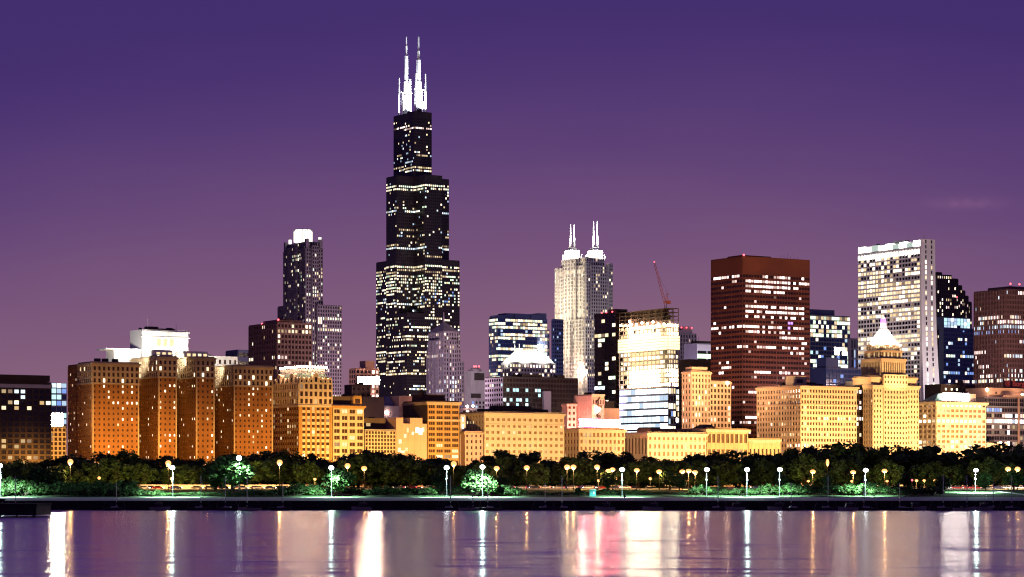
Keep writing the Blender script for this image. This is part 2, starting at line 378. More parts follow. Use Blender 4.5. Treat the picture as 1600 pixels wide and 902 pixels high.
# white upper works
p0, p1 = b.Eat(222, 41.5), b.Eat(294, 41.5)
b.block(p0, p1, 41.5, 60, b.z(582, p0, 41), b.z(517, p0, 41), None, None, 'white_paint', part='penthouse')
for t in (.36, .5, .64):
    xm = p0+(p1-p0)*t; b.pane('E', (xm, 41.42, b.z(534, p0, 41)), 2.6, 4.5, 'y')
b.mb('penthouse').box(p0-1, p1+1, 40.7, 41.45, b.z(527, p0, 41), b.z(525.5, p0, 41), 'white_paint'); b.mb('penthouse').box(p0-.8, p1+.8, 40.5, 41.45, b.z(519, p0, 41), b.z(517, p0, 41), 'white_paint')
b.block(b.Eat(178, 44), p0-.1, 44, 56, b.z(582, p0, 41), b.z(549, p0, 41), None, None, 'white_paint', part='penthouse')
b.mb('canopy').box(b.Eat(166, 42), p0-.2, 42, 57, b.z(547.5, p0, 41), b.z(545.5, p0, 41), 'white_paint')
b.block(p1+.1, b.Eat(371, 44), 44, 60, b.z(582, p0, 41), b.z(555, p0, 41), dict(bw=3.4, nf=2, pf=.6, sf=.5), None, 'white_paint', part='penthouse')
for xa, xb, yt, yb in ((249, 276, 557, 549), (297, 331, 560, 551)):
    q0, q1 = b.E(xa), b.E(xb); zt = b.z(yt, q0, 0)+1
    b.block(q0, q1, 6, 22, zt, b.z(yb, q0, 6), dict(bw=3.5, nf=1, pf=.35, sf=.4, lit=dict(p=.9, pal='yyb')), None, 'white_paint', part='penthouse')
b.clutter(p0+2, p1-2, 43, 58, b.z(517, p0, 41)+.9, 5, 2.5, 'roof_tar', 3); b.clutter(p1+2, b.Eat(365, 46), 46, 58, b.z(553, p0, 41), 3, 2)
for t in (.08, .3, .55, .8): b.mb('roof_unit').cyl(p0+(p1-p0)*t, 50, b.z(516, p0, 41), b.z(513.5, p0, 41)+1, 1.4, 'roof_tar', .9)
for x in (8, 24, 45): b.mb('roof_unit').box(b.E(150)+x*.3, b.E(150)+x*.3+3, 6, 9, b.z(566)+.9, b.z(566)+2.6, 'roof_tar', 'b')
# 5 mansard hotel with the row of roof lamps
d = mich(467)
b = bl('mansard_hotel', 'ornate hotel with a green mansard roof and a row of glaring roof lamps', 467, d, 427, 519, 634, None, 'red_brick',
       dict(bw=3.15, fh=3.5, pf=.38, sf=.5, dp=.3, ds=.25, edge=1.6, m='ochre_brick', smat='cream_terracotta'), dict(bw=3.1, fh=3.5, pf=.42, sf=.5, dp=.3, ds=.25, smat='limestone'), lit=dict(p=.12, pal='bddo'), glassk='h', parapet=0)
# stone window surrounds read as pale panels on the brick
w = b.LE
zA, zB, zC = b.T, b.z(598), b.z(583)
b.block(0, w, 0, b.LS, zA, zB, dict(bw=3.15, nf=3, pf=.42, sf=.35, dp=.5, ds=.4, bot=.6), dict(bw=3.1, nf=3, pf=.45, sf=.4, dp=.5, ds=.4, bot=.6), 'cream_terracotta', part='stone_crown', parapet=0, cornice=None)
b.mb('cornice').box(-.7, w+.7, -.9, -.52, zA-.6, zA+.5, 'cream_terracotta'); b.mb('cornice').box(-.9, -.52, -.52, b.LS, zA-.6, zA+.5, 'cream_terracotta')
mm = b.mb('mansard_roof'); ins = 3.2
mm.prism([(0, 0), (w, 0), (w, b.LS), (0, b.LS)], zB, zC, 'green_slate', [(ins, ins), (w-ins, ins), (w-ins, b.LS-ins), (ins, b.LS-ins)])
def dormer(face, t, wd, z0, z1):
    m = b.new('dormer')
    if face == 'E':
        m.box(t-wd/2, t+wd/2, -.55, 2.4, z0, z1, 'cream_terracotta'); n = 8
        pts = [(t+wd/2*math.cos(math.pi*i/n), z1+wd/2*math.sin(math.pi*i/n)) for i in range(n+1)]
        i0 = len(m.v); k = m.mi('cream_terracotta'); m.v += [(p[0], -.55, p[1]) for p in pts]+[(p[0], 2.4, p[1]) for p in pts]
        m.f.append(tuple(i0+i for i in range(n, -1, -1))[::-1]); m.m.append(k)
        for i in range(n): m.f.append((i0+i, i0+n+1+i, i0+n+2+i, i0+i+1)); m.m.append(k)
        b.pane('E', (t, -.6, (z0+z1)/2), wd*.45, (z1-z0)*.7, 'k')
    else:
        m.box(-.55, 2.4, t-wd/2, t+wd/2, z0, z1, 'cream_terracotta'); n = 8
        pts = [(t+wd/2*math.cos(math.pi*i/n), z1+wd/2*math.sin(math.pi*i/n)) for i in range(n+1)]
        i0 = len(m.v); k = m.mi('cream_terracotta'); m.v += [(-.55, p[0], p[1]) for p in pts]+[(2.4, p[0], p[1]) for p in pts]
        m.f.append(tuple(i0+i for i in range(n+1))); m.m.append(k)
        for i in range(n): m.f.append((i0+i, i0+i+1, i0+n+2+i, i0+n+1+i)); m.m.append(k)
        b.pane('S', (-.6, t, (z0+z1)/2), wd*.45, (z1-z0)*.7, 'k')
n = 7
for i in range(n):
    big = i in (2, 3, 4); dormer('E', w*(i+.5)/n, 2.6 if i != 3 else 3.8, zB, zB+(2.2 if i != 3 else 4.2))
for i in range(6): dormer('S', b.LS*(i+.5)/6, 2.8 if i not in (1, 4) else 4, zB, zB+(2 if i not in (1, 4) else 4))
# stone frames round the middle bays
for i in range(n):
    for k in range(int(zA/3.5)-1, 3, -1):
        pass
rail = b.mb('lamp_rail'); zr = b.z(573)
b.block(4, w-3, 4, b.LS-3, zC, b.z(578), None, None, 'plain_concrete', cov=False)
rail.box(3, w-2, 3.2, 3.5, zr-.5, zr-.2, 'steel_grey'); rail.box(3, 3.3, 3.5, b.LS-3, zr-.5, zr-.2, 'steel_grey')
mat('roof_lamp_glow', (.3, .3, .3), .4, 0, emit=(1, .64, .42), es=130)
for i in range(10):
    x = 3.3+(w-5.6)*i/9; rail.box(x-.08, x+.08, 3.2, 3.4, zC, zr, 'steel_grey'); b.new('roof_lamp').ball((x, 3.1, zr+.2), .75, 'roof_lamp_glow', .8)
for i in range(9):
    y = 5+(b.LS-9)*i/8; rail.box(3.1, 3.3, y-.08, y+.08, zC, zr, 'steel_grey'); b.new('roof_lamp').ball((3.0, y, zr+.2), .75, 'roof_lamp_glow', .8)
MANS = b
# 6 ten storey yellow block
d = mich(520)
b = bl('corner_block', 'ten storey yellow stone block with a framed top storey, right of the mansard hotel', 520, d, 505, 568, 634, 26, 'cream_stone',
       dict(n=4, fh=4.1, pf=.28, sf=.42, dp=.45, ds=.3, split=2, top=1.4), None, lit=dict(p=.09, pal='bdy'), cornice=(1.0, 1.2, 'ochre_brick'), glassk='h')
b.block(b.E(521), b.E(556), 3, 20, b.T+.9, b.z(621), None, None, 'dark_brick'); b.block(b.E(553), b.E(566), 1, 9, b.T+.9, b.z(620), dict(n=1, nf=1, pf=.4, sf=.4), None, 'ochre_brick')
b.clutter(2, b.LE-3, 4, 16, b.z(621)+.9, 4, 2, 'dark_brick', 1)
# 7 lattice block with dark roof works
d = mich(570)
b = bl('lattice_block', 'low modern block with a pale square lattice front below dark roof works', 570, d, 560, 618, 673, 24, 'plain_concrete',
       dict(bw=2.1, fh=2.4, pf=.3, sf=.3, dp=.5, ds=.45, m='cream_stone'), None, lit=dict(p=.03, pal='d'), glassk='h')
b.block(b.E(571), b.E(612), 8, 22, b.T, b.z(655), None, None, 'dark_brick'); b.pane('E', (b.E(585), 7.95, b.z(663)), 3, 2, 'o'); b.clutter(2, b.LE-6, 10, 20, b.z(655), 3, 2)
# 8 blank pink wall
d = mich(619)
b = bl('blank_block', 'pale pink block with an almost blank wall and a notch in its top', 619, d, 612, 667, 664, 22, 'pink_stucco', None, None, lit=dict(p=0))
b.block(0, b.E(630), 0, 20, b.T+.9, b.z(655), None, None, 'pink_stucco'); b.block(b.E(641), b.E(660), 0, 20, b.T+.9, b.z(655), None, None, 'pink_stucco')
for i in range(6): b.mb('wall').box(0, b.LE, -.12, -.001, b.T*(i+.9)/6.8, b.T*(i+.9)/6.8+.25, 'limestone', 'k')
for i in range(1, 5): b.mb('wall').box(b.LE*i/5-.1, b.LE*i/5+.1, -.09, -.001, 0, b.T, 'limestone', 'k')
for x, y, w_, h_, k in ((625, 690, 2, 2.6, 'b'), (633, 681, 1.6, 2.2, 'b'), (637, 672, 1.4, 3, 'y'), (645, 677, 1.8, 2, 'b'), (652, 672, 2.6, 3.4, 'a'), (657, 674, 2.6, 4, 'a'), (661, 671, 1.6, 3, 'b'), (624, 703, 2, 2.6, 'b'), (635, 702, 2, 2, 'y'), (629, 706, 3, 1.5, 'b')):
    b.pane('E', (b.E(x), -.14, b.z(y)), w_, h_, k)
# 9 orange block with a dark flank
d = mich(668)
b = bl('orange_block', 'tall narrow orange brick block with a deep cornice and a dark blank flank', 668, d, 630, 717, 628, None, 'ochre_brick',
       dict(n=4, fh=3.55, pf=.2, sf=.45, dp=.4, ds=.3, split=3, top=1.2), None, lit=dict(p=.07, pal='dyo', rects=[(669, 716, 706, 714, .7, 'aab')]), cornice=(1.2, 1.5, 'limestone'), glassk='h')
b.mb('wall').box(-.3, -.02, 0, b.LS, 0, b.T+.5, 'dark_brick')
c = b.mb('cornice'); c.box(-.3, b.LE+.5, -.9, -.45, b.z(658), b.z(658)+1.2, 'limestone')
b.block(2, b.LE-8, 4, b.LS*.75, b.T+.9, b.T+4, None, None, 'dark_brick'); b.clutter(1, b.LE-4, b.LS*.3, b.LS, b.T+.9, 6, 3.5, 'dark_brick', 2)
b.mb('water_tank').cyl(3, b.LS*.4, b.T+3, b.T+7, 1.7, 'dark_brick'); b.mb('water_tank').cyl(3, b.LS*.4, b.T+7, b.T+8.4, 1.9, 'roof_tar', .2)
for q in ((-1, -1), (1, -1), (1, 1), (-1, 1)): b.mb('water_tank').box(3+q[0]-.1, 3+q[0]+.1, b.LS*.4+q[1]-.1, b.LS*.4+q[1]+.1, b.T+.8, b.T+3, 'black_steel')
# thin white slab with dark windows beside it
b = bl('slim_block', 'sliver of a pale slab with one column of dark windows beside the orange block', 719, mich(719)+6, 716, 727, 650, 14, 'pale_concrete', dict(n=1, fh=4.6, pf=.6, sf=.4), None, lit=dict(p=.3, pal='cpq'))
# 10 low pink block
d = mich(726)
b = bl('pink_block', 'low pink block with small windows squeezed left of the long cream block', 726, d, 720, 754, 676, 24, 'pink_stucco', dict(bw=3, fh=3.8, pf=.62, sf=.5), None, lit=dict(p=.05, pal='q'), glassk='h', cornice=(.8, .6, 'limestone'))
# 11 long flat cream block
d = mich(757)
b = bl('cream_hotel', 'long flat roofed cream block with regular rows of small paired windows', 757, d, 751, 881, 645, 30, 'cream_stone',
       dict(n=15, fh=3.95, pf=.5, sf=.55, dp=.3, ds=.25, split=2, top=2.2), dict(bw=4, fh=3.95, pf=.6, sf=.55), lit=dict(p=.07, pal='byd', act=.1), glassk='v', cornice=(1.0, 1.1, 'cream_stone'))
b.mb('cornice').box(-.3, b.LE+.3, -.75, -.32, b.z(664), b.z(664)+.7, 'cream_stone')
b.clutter(3, b.LE-4, 5, 24, b.T+.9, 14, 3.2, 'roof_tar', 2)
b.block(b.E(790), b.E(842), 9, 20, b.T+.9, b.T+4.2, None, None, 'dark_brick')
# 12 plain cream block
d = mich(905)
b = bl('plain_block', 'plain cream block with a deep cornice under the pink red roof sign', 905, d, 882, 976, 671, None, 'cream_stone',
       dict(bw=3.4, fh=4.4, pf=.5, sf=.45, dp=.3, ds=.25, top=1.2), dict(bw=3.4, fh=4.4, pf=.5, sf=.45, top=1.2), lit=dict(p=.05, pal='yd'), glassk='v', cornice=(1.1, 1.3, 'cream_stone'))
b.mb('cornice').box(-.6, b.LE+.5, -.8, -.32, b.z(684), b.z(684)+.6, 'cream_stone')
b.clutter(2, b.LE-2, 10, b.LS, b.T+.9, 4, 2)
mat('sign_pink', (.3, .2, .2), .4, 0, emit=(1, .36, .36), es=46); mat('sign_red', (.3, .1, .1), .4, 0, emit=(1, .06, .12), es=150)
sx0, sx1 = b.E(909), b.E(973); sz = b.z(667)
b.mb('roof_sign').box(sx0-.3, sx1+.3, 3, 3.5, sz, b.z(654), 'black_steel'); b.mb('sign_face').box(sx0, b.E(944), 2.7, 2.99, sz+.4, b.z(655.5), 'sign_pink'); b.mb('sign_face').box(b.E(944)+.5, sx1, 2.7, 2.99, sz+.4, b.z(657), 'sign_pink')
b.mb('sign_border').box(sx0-.4, sx1+.4, 2.6, 3.0, sz+.05, sz+.38, 'sign_red'); b.mb('sign_border').box(sx0-.4, sx1+.4, 2.6, 2.99, b.z(655.4), b.z(654.6), 'sign_red')
RED = b
# 13 arched cream block
d = mich(1012)
b = bl('arched_block', 'cream stone block with tall arched bays and a low stepped roof, front centre', 1012, d, 976, 1103, 677, None, 'cream_terracotta',
       dict(n=13, fh=4.8, pf=.52, sf=.4, dp=.35, ds=.28, split=2, top=1.5), dict(bw=3.6, nf=2, pf=.5, sf=.25, bot=6, top=1.5), lit=dict(p=.06, pal='ydb', rects=[(1040, 1100, 676, 684, .6, 'aby')]), glassk='v', cornice=(1.1, 1.4, 'cream_terracotta'))
b.mb('cornice').box(-.6, b.LE+.5, -.8, -.37, b.z(689), b.z(689)+.6, 'cream_terracotta')
b.block(8, b.LE-6, 8, 24, b.T+.9, b.z(671), dict(bw=4, nf=1, pf=.5, sf=.4), None, 'buff_brick'); b.block(20, b.LE*.6, 26, 40, b.T+.9, b.z(668), None, None, 'dark_brick')
for i in range(13):        # arched heads over the ground bays
    x = b.LE*(i+.5)/13; m = b.new('arch_head'); zz = b.z(706)
    pts = [(x+1.5*math.cos(math.pi*j/8), zz+1.5*math.sin(math.pi*j/8)) for j in range(9)]
    i0 = len(m.v); k = m.mi('cream_terracotta'); m.v += [(p[0], -.5, p[1]) for p in pts]+[(x+1.15*math.cos(math.pi*j/8), -.5, zz+1.15*math.sin(math.pi*j/8)) for j in range(9)]
    for j in range(8): m.f.append((i0+j, i0+j+1, i0+9+j+1, i0+9+j)); m.m.append(k)
    m.v += [(p[0], -.36, p[1]) for p in pts]
    for j in range(8): m.f.append((i0+j+1, i0+j, i0+18+j, i0+18+j+1)); m.m.append(k)
# 14 arcaded ochre block
d = mich(1104)
b = bl('arcaded_block', 'ochre stone block with an arcaded top storey and a big dark skylight', 1104, d, 1098, 1168, 671, 30, 'buff_brick',
       dict(n=9, nf=3, pf=.35, sf=.42, dp=.4, ds=.3, split=3, bot=6.5, top=.8), None, lit=dict(p=.04, pal='od'), glassk='h', cornice=(1.2, 1.6, 'limestone'))
b.mb('skylight').prism([(3, 8), (15, 8), (15, 20), (3, 20)], b.T+.9, b.T+3.6, 'roof_tar', [(6, 12), (12, 12), (12, 16), (6, 16)])
b.facade('E', (0, 0), b.LE, 0, 6.4, 'buff_brick', n=9, nf=1, pf=.5, sf=.2, out=.02)
# 15 small ochre block
d = mich(1169)
b = bl('small_block', 'lowest ochre block of the row, left of the big peach grid block', 1169, d, 1165, 1219, 687, 22, 'buff_brick', dict(n=8, nf=2, pf=.55, sf=.5, top=2.6), None, lit=dict(p=.06, pal='yo'), glassk='h', cornice=(.8, .7, 'limestone'))
b.mb('cornice').box(4, b.LE-4, -.5, -.42, b.T-2.2, b.T-1.3, 'limestone')
# 16 big peach grid block
d = mich(1251)
b = bl('peach_block', 'big peach terracotta office block with a dense grid of windows on two faces', 1251, d, 1183, 1338, 603, None, 'peach_terracotta',
       dict(bw=2.55, fh=3.85, pf=.42, sf=.45, dp=.4, ds=.32, top=1.6), dict(bw=3.0, fh=3.85, pf=.42, sf=.45, dp=.4, ds=.32, top=1.6), lit=dict(p=.09, pal='bydo', act=.1, on=.5,
       rects=[(1285, 1340, 650, 656, .85, 'ab'), (1200, 1228, 658, 666, .8, 'ab'), (1232, 1250, 674, 682, .8, 'ab'), (1232, 1275, 689, 697, .85, 'aab')]), glassk='h', cornice=(1.3, 1.6, 'peach_terracotta'))
b.mb('cornice').box(-.6, b.LE+.5, -.85, -.42, b.z(633), b.z(633)+.7, 'peach_terracotta'); b.mb('cornice').box(-.85, -.42, -.42, b.LS, b.z(633), b.z(633)+.7, 'peach_terracotta')
b.block(b.E(1243)+4, b.E(1264)+4, 8, 16, b.T+.9, b.z(589), dict(n=1, nf=1, pf=.5, sf=.5), None, 'cream_terracotta'); b.clutter(4, b.LE-3, 8, b.LS-10, b.T+.9, 9, 3, 'roof_tar', 2)
# 17 tower with the beacon: wings, shaft, stepped pyramid, purple lantern
d = mich(1364)
b = bl('beacon_tower', 'cream stone tower with arcaded shaft, glowing stepped pyramid and a purple lantern', 1364, d, 1349, 1435, 602, None, 'cream_stone',
       dict(bw=2.6, fh=3.7, pf=.58, sf=.5, dp=.35, ds=.28, top=2), dict(bw=2.8, fh=3.7, pf=.6, sf=.5, top=2), lit=dict(p=.05, pal='byd'), glassk='h', cornice=(1.2, 1.2, 'peach_terracotta'))
t0, t1 = b.E(1383)-2, b.E(1417); ty0 = 2.; ty1 = ty0+(t1-t0)*.95
zs = [b.z(y, t0) for y in (602, 585, 560, 547, 537)]
b.block(0, t0-1, 2, 22, b.T+.9, b.z(589), None, None, 'peach_terracotta', cornice=(1, .8, 'peach_terracotta')); b.block(t1+1, b.LE, 2, 22, b.T+.9, b.z(589), None, None, 'peach_terracotta', cornice=(1, .8, 'peach_terracotta'))
b.block(t0, t1, ty0-2.6, ty1, 0, zs[1], dict(n=8, fh=3.7, pf=.55, sf=.5, dp=.35, ds=.3), dict(n=6, fh=3.7, pf=.58, sf=.5), 'cream_stone', part='tower', parapet=0)
b.block(t0+.2, t1-.2, ty0, ty1, zs[1], zs[2], dict(n=11, nf=1, pf=.45, sf=.16, dp=.8, ds=.5, edge=1.5), dict(n=11, nf=1, pf=.45, sf=.16, dp=.8, ds=.5, edge=1.5), 'cream_stone', part='tower', parapet=0, cornice=(1.6, 1.0, 'peach_terracotta'))
b.block(t0+1.6, t1-1.6, ty0+1.5, ty1-1.5, zs[2]+.2, zs[3], dict(n=11, nf=1, pf=.5, sf=.4, lit=dict(p=.3, pal='y')), dict(n=11, nf=1, pf=.5, sf=.4, lit=dict(p=.3, pal='y')), 'cream_stone', part='tower', parapet=0, cornice=(.8, .8, 'peach_terracotta'))
b.block(t0+2.8, t1-2.8, ty0+2.6, ty1-2.6, zs[3]+.15, zs[4], dict(n=9, nf=1, pf=.5, sf=.4), dict(n=9, nf=1, pf=.5, sf=.4), 'cream_stone', part='tower', parapet=0, cornice=(.8, .8, 'peach_terracotta'))
cxx, cyy = (t0+t1)/2, (ty0+ty1)/2; r0 = (t1-t0)/2-3.4; zp = zs[4]+.15; zt = b.z(509, t0)
py = b.mb('pyramid'); ns = 7
for i in range(ns):
    r = r0*(1-.84*(i/ns)**.85); r2 = r-.75*r0/ns*.25; h = (zt-zp)/ns
    py.prism([(cxx-r, cyy-r), (cxx+r, cyy-r), (cxx+r, cyy+r), (cxx-r, cyy+r)], zp+h*i, zp+h*(i+1)-.01, 'white_paint', [(cxx-r2, cyy-r2), (cxx+r2, cyy-r2), (cxx+r2, cyy+r2), (cxx-r2, cyy+r2)])
mat('lantern_purple', (.2, .1, .3), .4, 0, emit=(.62, .22, 1), es=1.5); mat('lantern_pink', (.3, .2, .2), .4, 0, emit=(1, .78, .82), es=5)
la = b.mb('lantern'); la.cyl(cxx, cyy, zt, b.z(503, t0), 2.0, 'lantern_pink', 2.0, 8); la.cyl(cxx, cyy, b.z(503, t0), b.z(495.5, t0), 2.1, 'lantern_purple', 1.9, 8); la.cyl(cxx, cyy, b.z(495.5, t0), b.z(492, t0), 1.3, 'lantern_pink', .2, 8)
BEA = b; BEAC = (cxx, cyy, zp, r0, zt)
# the dark gap building behind its left shoulder
b = bl('narrow_block', 'narrow dim block wedged between the peach grid block and the beacon tower', 1337, mich(1337)+22, 1326, 1360, 608, None, 'dark_brick', dict(bw=3, fh=3.8, pf=.3, sf=.4), dict(bw=3, fh=3.8, pf=.3, sf=.4), lit=dict(p=.22, pal='pqab', act=.2, on=.5))
b.block(2, b.LE-2, 4, 14, b.T+.9, b.T+5, None, None, 'steel_grey'); b.clutter(0, b.LE, 0, 20, b.T+.9, 5, 3, 'steel_grey')
# 18 round windowed cream block
d = mich(1463)
b = bl('cornice_block', 'cream terracotta office block with a row of round windows under its cornice', 1463, d, 1435, 1540, 628, None, 'cream_terracotta',
       dict(n=11, fh=3.85, pf=.34, sf=.45, dp=.4, ds=.3, split=3, top=.7, bot=.5), dict(n=4, fh=3.85, pf=.34, sf=.45, split=3, top=.7), lit=dict(p=.10, pal='byd', act=.1, on=.5,
       rects=[(1434, 1526, 654, 662, .95, 'a'), (1434, 1450, 645, 652, .9, 'a'), (1434, 1450, 684, 692, .9, 'a'), (1485, 1522, 684, 700, .9, 'a'), (1434, 1450, 693, 700, .8, 'a'), (1520, 1532, 679, 685, .7, 'a')]), glassk='v', cornice=(1.3, 1.7, 'cream_terracotta'))
zq = b.z(632.5)
for i in range(11):
    x = b.LE*(i+.5)/11; fr = b.new('round_window'); k = 'lit_window_a' if 1 <= i <= 9 else ('lit_window_y' if i == 0 else 'warm_glass')
    n = 12; pts = [(x+1.45*math.cos(2*math.pi*j/n), -.5, zq+1.45*math.sin(2*math.pi*j/n)) for j in range(n)]
    fr.poly(pts, k)
    for j in range(n):
        a_, b_ = 2*math.pi*j/n, 2*math.pi*(j+1)/n
        fr.poly([(x+1.45*math.cos(a_), -.56, zq+1.45*math.sin(a_)), (x+1.75*math.cos(a_), -.56, zq+1.75*math.sin(a_)), (x+1.75*math.cos(b_), -.56, zq+1.75*math.sin(b_)), (x+1.45*math.cos(b_), -.56, zq+1.45*math.sin(b_))], 'cream_terracotta')
b.mb('wall').box(.1, b.LE-.1, -.46, -.405, zq-2.1, zq+2.0, 'cream_terracotta')
hp = b.mb('hipped_roof'); hp.prism([(1, 3), (b.LE*.62, 3), (b.LE*.62, b.LS-2), (1, b.LS-2)], b.T+.9, b.z(614), 'green_copper', [(10, b.LS*.45), (b.LE*.5, b.LS*.45), (b.LE*.5, b.LS*.55), (10, b.LS*.55)])
b.block(b.E(1515), b.E(1532), 5, 14, b.T+.9, b.z(616), None, None, 'pink_stucco')
mat('skylight_glow', (.4, .4, .4), .4, 0, emit=(1, .90, .84), es=40)
m = b.mb('roof_lightbox'); q0, q1 = b.E(1481), b.E(1517)
m.box(q0, q1, 2.2, 5.4, b.T+1.2, b.z(613.5), 'skylight_glow'); b.mb('lightbox_frame').box(q0-.3, q1+.3, 2, 5.6, b.T+.6, b.T+1.19, 'steel_grey')
# 19 banded modern glass block at the right edge
d = mich(1541)+30
b = bl('banded_block', 'modern block with white and blue lit window bands at the right edge', 1541, d, 1541, 1700, 636, 40, 'steel_grey',
       dict(bw=2.6, fh=4.1, pf=.1, sf=.34, dp=.2, ds=.45, m='purple_granite'), None, lit=dict(p=.25, pal='qed', act=.3, on=.8,
       rects=[(1541, 1600, 634, 641, .9, 'nnff'), (1541, 1600, 642, 648, .95, 'caap'), (1565, 1600, 648, 655, .85, 'caq'), (1541, 1600, 654, 662, .97, 'cap'), (1541, 1574, 663, 680, .55, 'eq'), (1572, 1578, 675, 681, .9, 'W'), (1556, 1576, 689, 694, .8, 'Wa')]))
b.block(0, b.LE, 2, 36, b.T+.9, b.z(622), dict(bw=2.2, fh=3.6, pf=.12, sf=.2, dp=.2, ds=.25, lit=dict(p=.02, act=0, rects=[(1562, 1580, 618, 624, .25, 'q')])), None, 'purple_granite')
b.block(b.E(1552), b.LE, 6, 30, b.z(622)+.9, b.z(607), None, None, 'pink_stucco'); b.pane('E', (b.E(1565), 5.9, b.z(613)), 1.5, 1.5, 'k')
mp_ = b.mb('mast_pier'); xm = b.E(1590); mp_.box(xm-.5, xm+.7, -1.4, -.5, 0, b.z(620), 'pink_stucco'); b.mb('mast_pier').box(b.E(1570), b.LE, -1.2, 1.9, b.z(620), b.z(617), 'pink_stucco')
b.new('roof_lamp').ball((b.E(1544), 1.2, b.z(609)), 1.1, 'roof_lamp_glow'); b.mb('lamp_mast').box(b.E(1544)-.12, b.E(1544)+.12, 1.1, 1.3, b.T, b.z(610), 'steel_grey')
b.new('roof_lamp').ball((b.E(1597), -.3, b.z(615)), .9, 'roof_lamp_glow', .5)
# low terrace in front of it
b = bl('terrace_block', 'low cream terrace block at the foot of the banded glass block', 1541, mich(1541), 1530, 1575, 694, 20, 'cream_stone', dict(bw=6, nf=2, pf=.2, sf=.6), None, lit=dict(p=.1, pal='b'))

# ------------------------------------------------------------------ the towers behind
OF = dict(bw=3.4, fh=3.9, pf=.25, sf=.4, dp=.35, ds=.3)
# brown office tower left of centre
b = bl('office_tower', 'dark brown office tower with a flat roof behind the mansard hotel', 433, 1900, 389, 487, 505, None, 'brown_granite', dict(bw=3.0, fh=4.1, pf=.34, sf=.4, dp=.5, ds=.3), dict(bw=3.0, fh=4.1, pf=.34, sf=.4, dp=.5, ds=.3),
       lit=dict(p=.06, pal='aabq', rects=[(425, 486, 511, 514, .5, 'a'), (422, 486, 516, 522, .8, 'ab'), (433, 487, 530, 534, .3, 'a'), (422, 448, 555, 559, .9, 'pa'), (388, 398, 559, 563, .9, 'a'), (393, 410, 514, 518, .5, 'a')]), glassk='z')
b.block(b.LE*.05, b.LE*.8, 4, b.LS*.55, b.T, b.z(501), None, None, 'brown_granite'); b.beacon(.5, b.LS*.55, b.T); b.beacon(2, 2, b.T+2); b.clutter(4, b.LE-4, 4, b.LS*.5, b.z(501), 4, 3, 'brown_granite', 2)
b = bl('low_tower', 'flat bluish roof slab peeping over the right end of the brick hotel', 372, 2050, 353, 394, 548, None, 'blue_panel', dict(bw=6, fh=7, pf=.05, sf=.5), dict(bw=6, fh=7, pf=.05, sf=.5), lit=dict(p=.02))
# slender crowned tower
b = Bld('crowned_tower', 'slender tower with a glowing white cylinder crown and two stepped shoulders', 478, 2750, wall='purple_granite', lit=dict(p=.13, act=.12, on=.6, pal='aabg', rects=[(457, 473, 398, 408, .7, 'ga'), (455, 473, 422, 428, .7, 'ga')]), fe=dict(bw=3.2, fh=4.2, pf=.42, sf=.38, dp=.7, ds=.35), fs=dict(bw=3.2, fh=4.2, pf=.42, sf=.38, dp=.7, ds=.35))
w0 = b.E(506); s0 = b.S(441); o_ = 6.0
b.block(0, w0*.94, 0, s0*.94, 0, b.z(388)); b.block(2.5, w0*.94-2.5, 2.5, s0*.94-2.5, b.z(388), b.z(378)); b.block(-2.2, 4, s0*.3, s0*.7, 0, b.z(384)); b.block(w0*.3, w0*.66, -2.2, 4, 0, b.z(384))
for (x, y) in ((0, 0), (w0*.94-4, 0), (0, s0*.94-4)): b.block(x+.2, x+4, y+.2, y+4, b.z(388)+.9, b.z(374), None, None, cov=False)
b.block(w0*.5, b.E(530), -6, s0*.8, 0, b.z(477)); b.block(2, w0*.5, s0*.9, s0*1.25, 0, b.z(474))
b.block(-3, w0*.5, 2, s0*.95, 0, b.z(500))
mat('crown_glow', (.4, .4, .4), .4, 0, emit=(1, .97, .82), es=2.2); mat('square_glow', (.4, .4, .4), .4, 0, emit=(1, .85, .5), es=1.8)
cx_, cy_ = w0*.47, s0*.47; cr_ = 15*2750/F*.98
b.mb('crown_light').cyl(cx_, cy_, b.z(375), b.z(358.5), cr_, 'crown_glow', cr_, 24); b.mb('crown_light').cyl(cx_, cy_, b.z(358.5)+.01, b.z(355.5), cr_*.98, 'crown_glow', cr_*.84, 24)
rim = b.mb('crown_rim'); rim.cyl(cx_, cy_, b.z(355.5)+.02, b.z(354.6), cr_*.84, 'steel_grey', cr_*.8, 24)
for i in range(12):
    t = 2*math.pi*i/12; rim.box(cx_+cr_*math.cos(t)-.25, cx_+cr_*math.cos(t)+.25, cy_+cr_*math.sin(t)-.25, cy_+cr_*math.sin(t)+.25, b.z(376), b.z(355.5), 'steel_grey')
for (x, y) in ((w0*.1, s0*.1), (w0*.8, 2), (2, s0*.75)): b.mb('corner_light').box(x, x+2.4, y, y+2.4, b.z(376), b.z(369.5), 'crown_glow')
b.mb('square_light').box(w0*.52, w0*.52+6, -6.5, -6.05, b.z(506), b.z(499), 'square_glow')
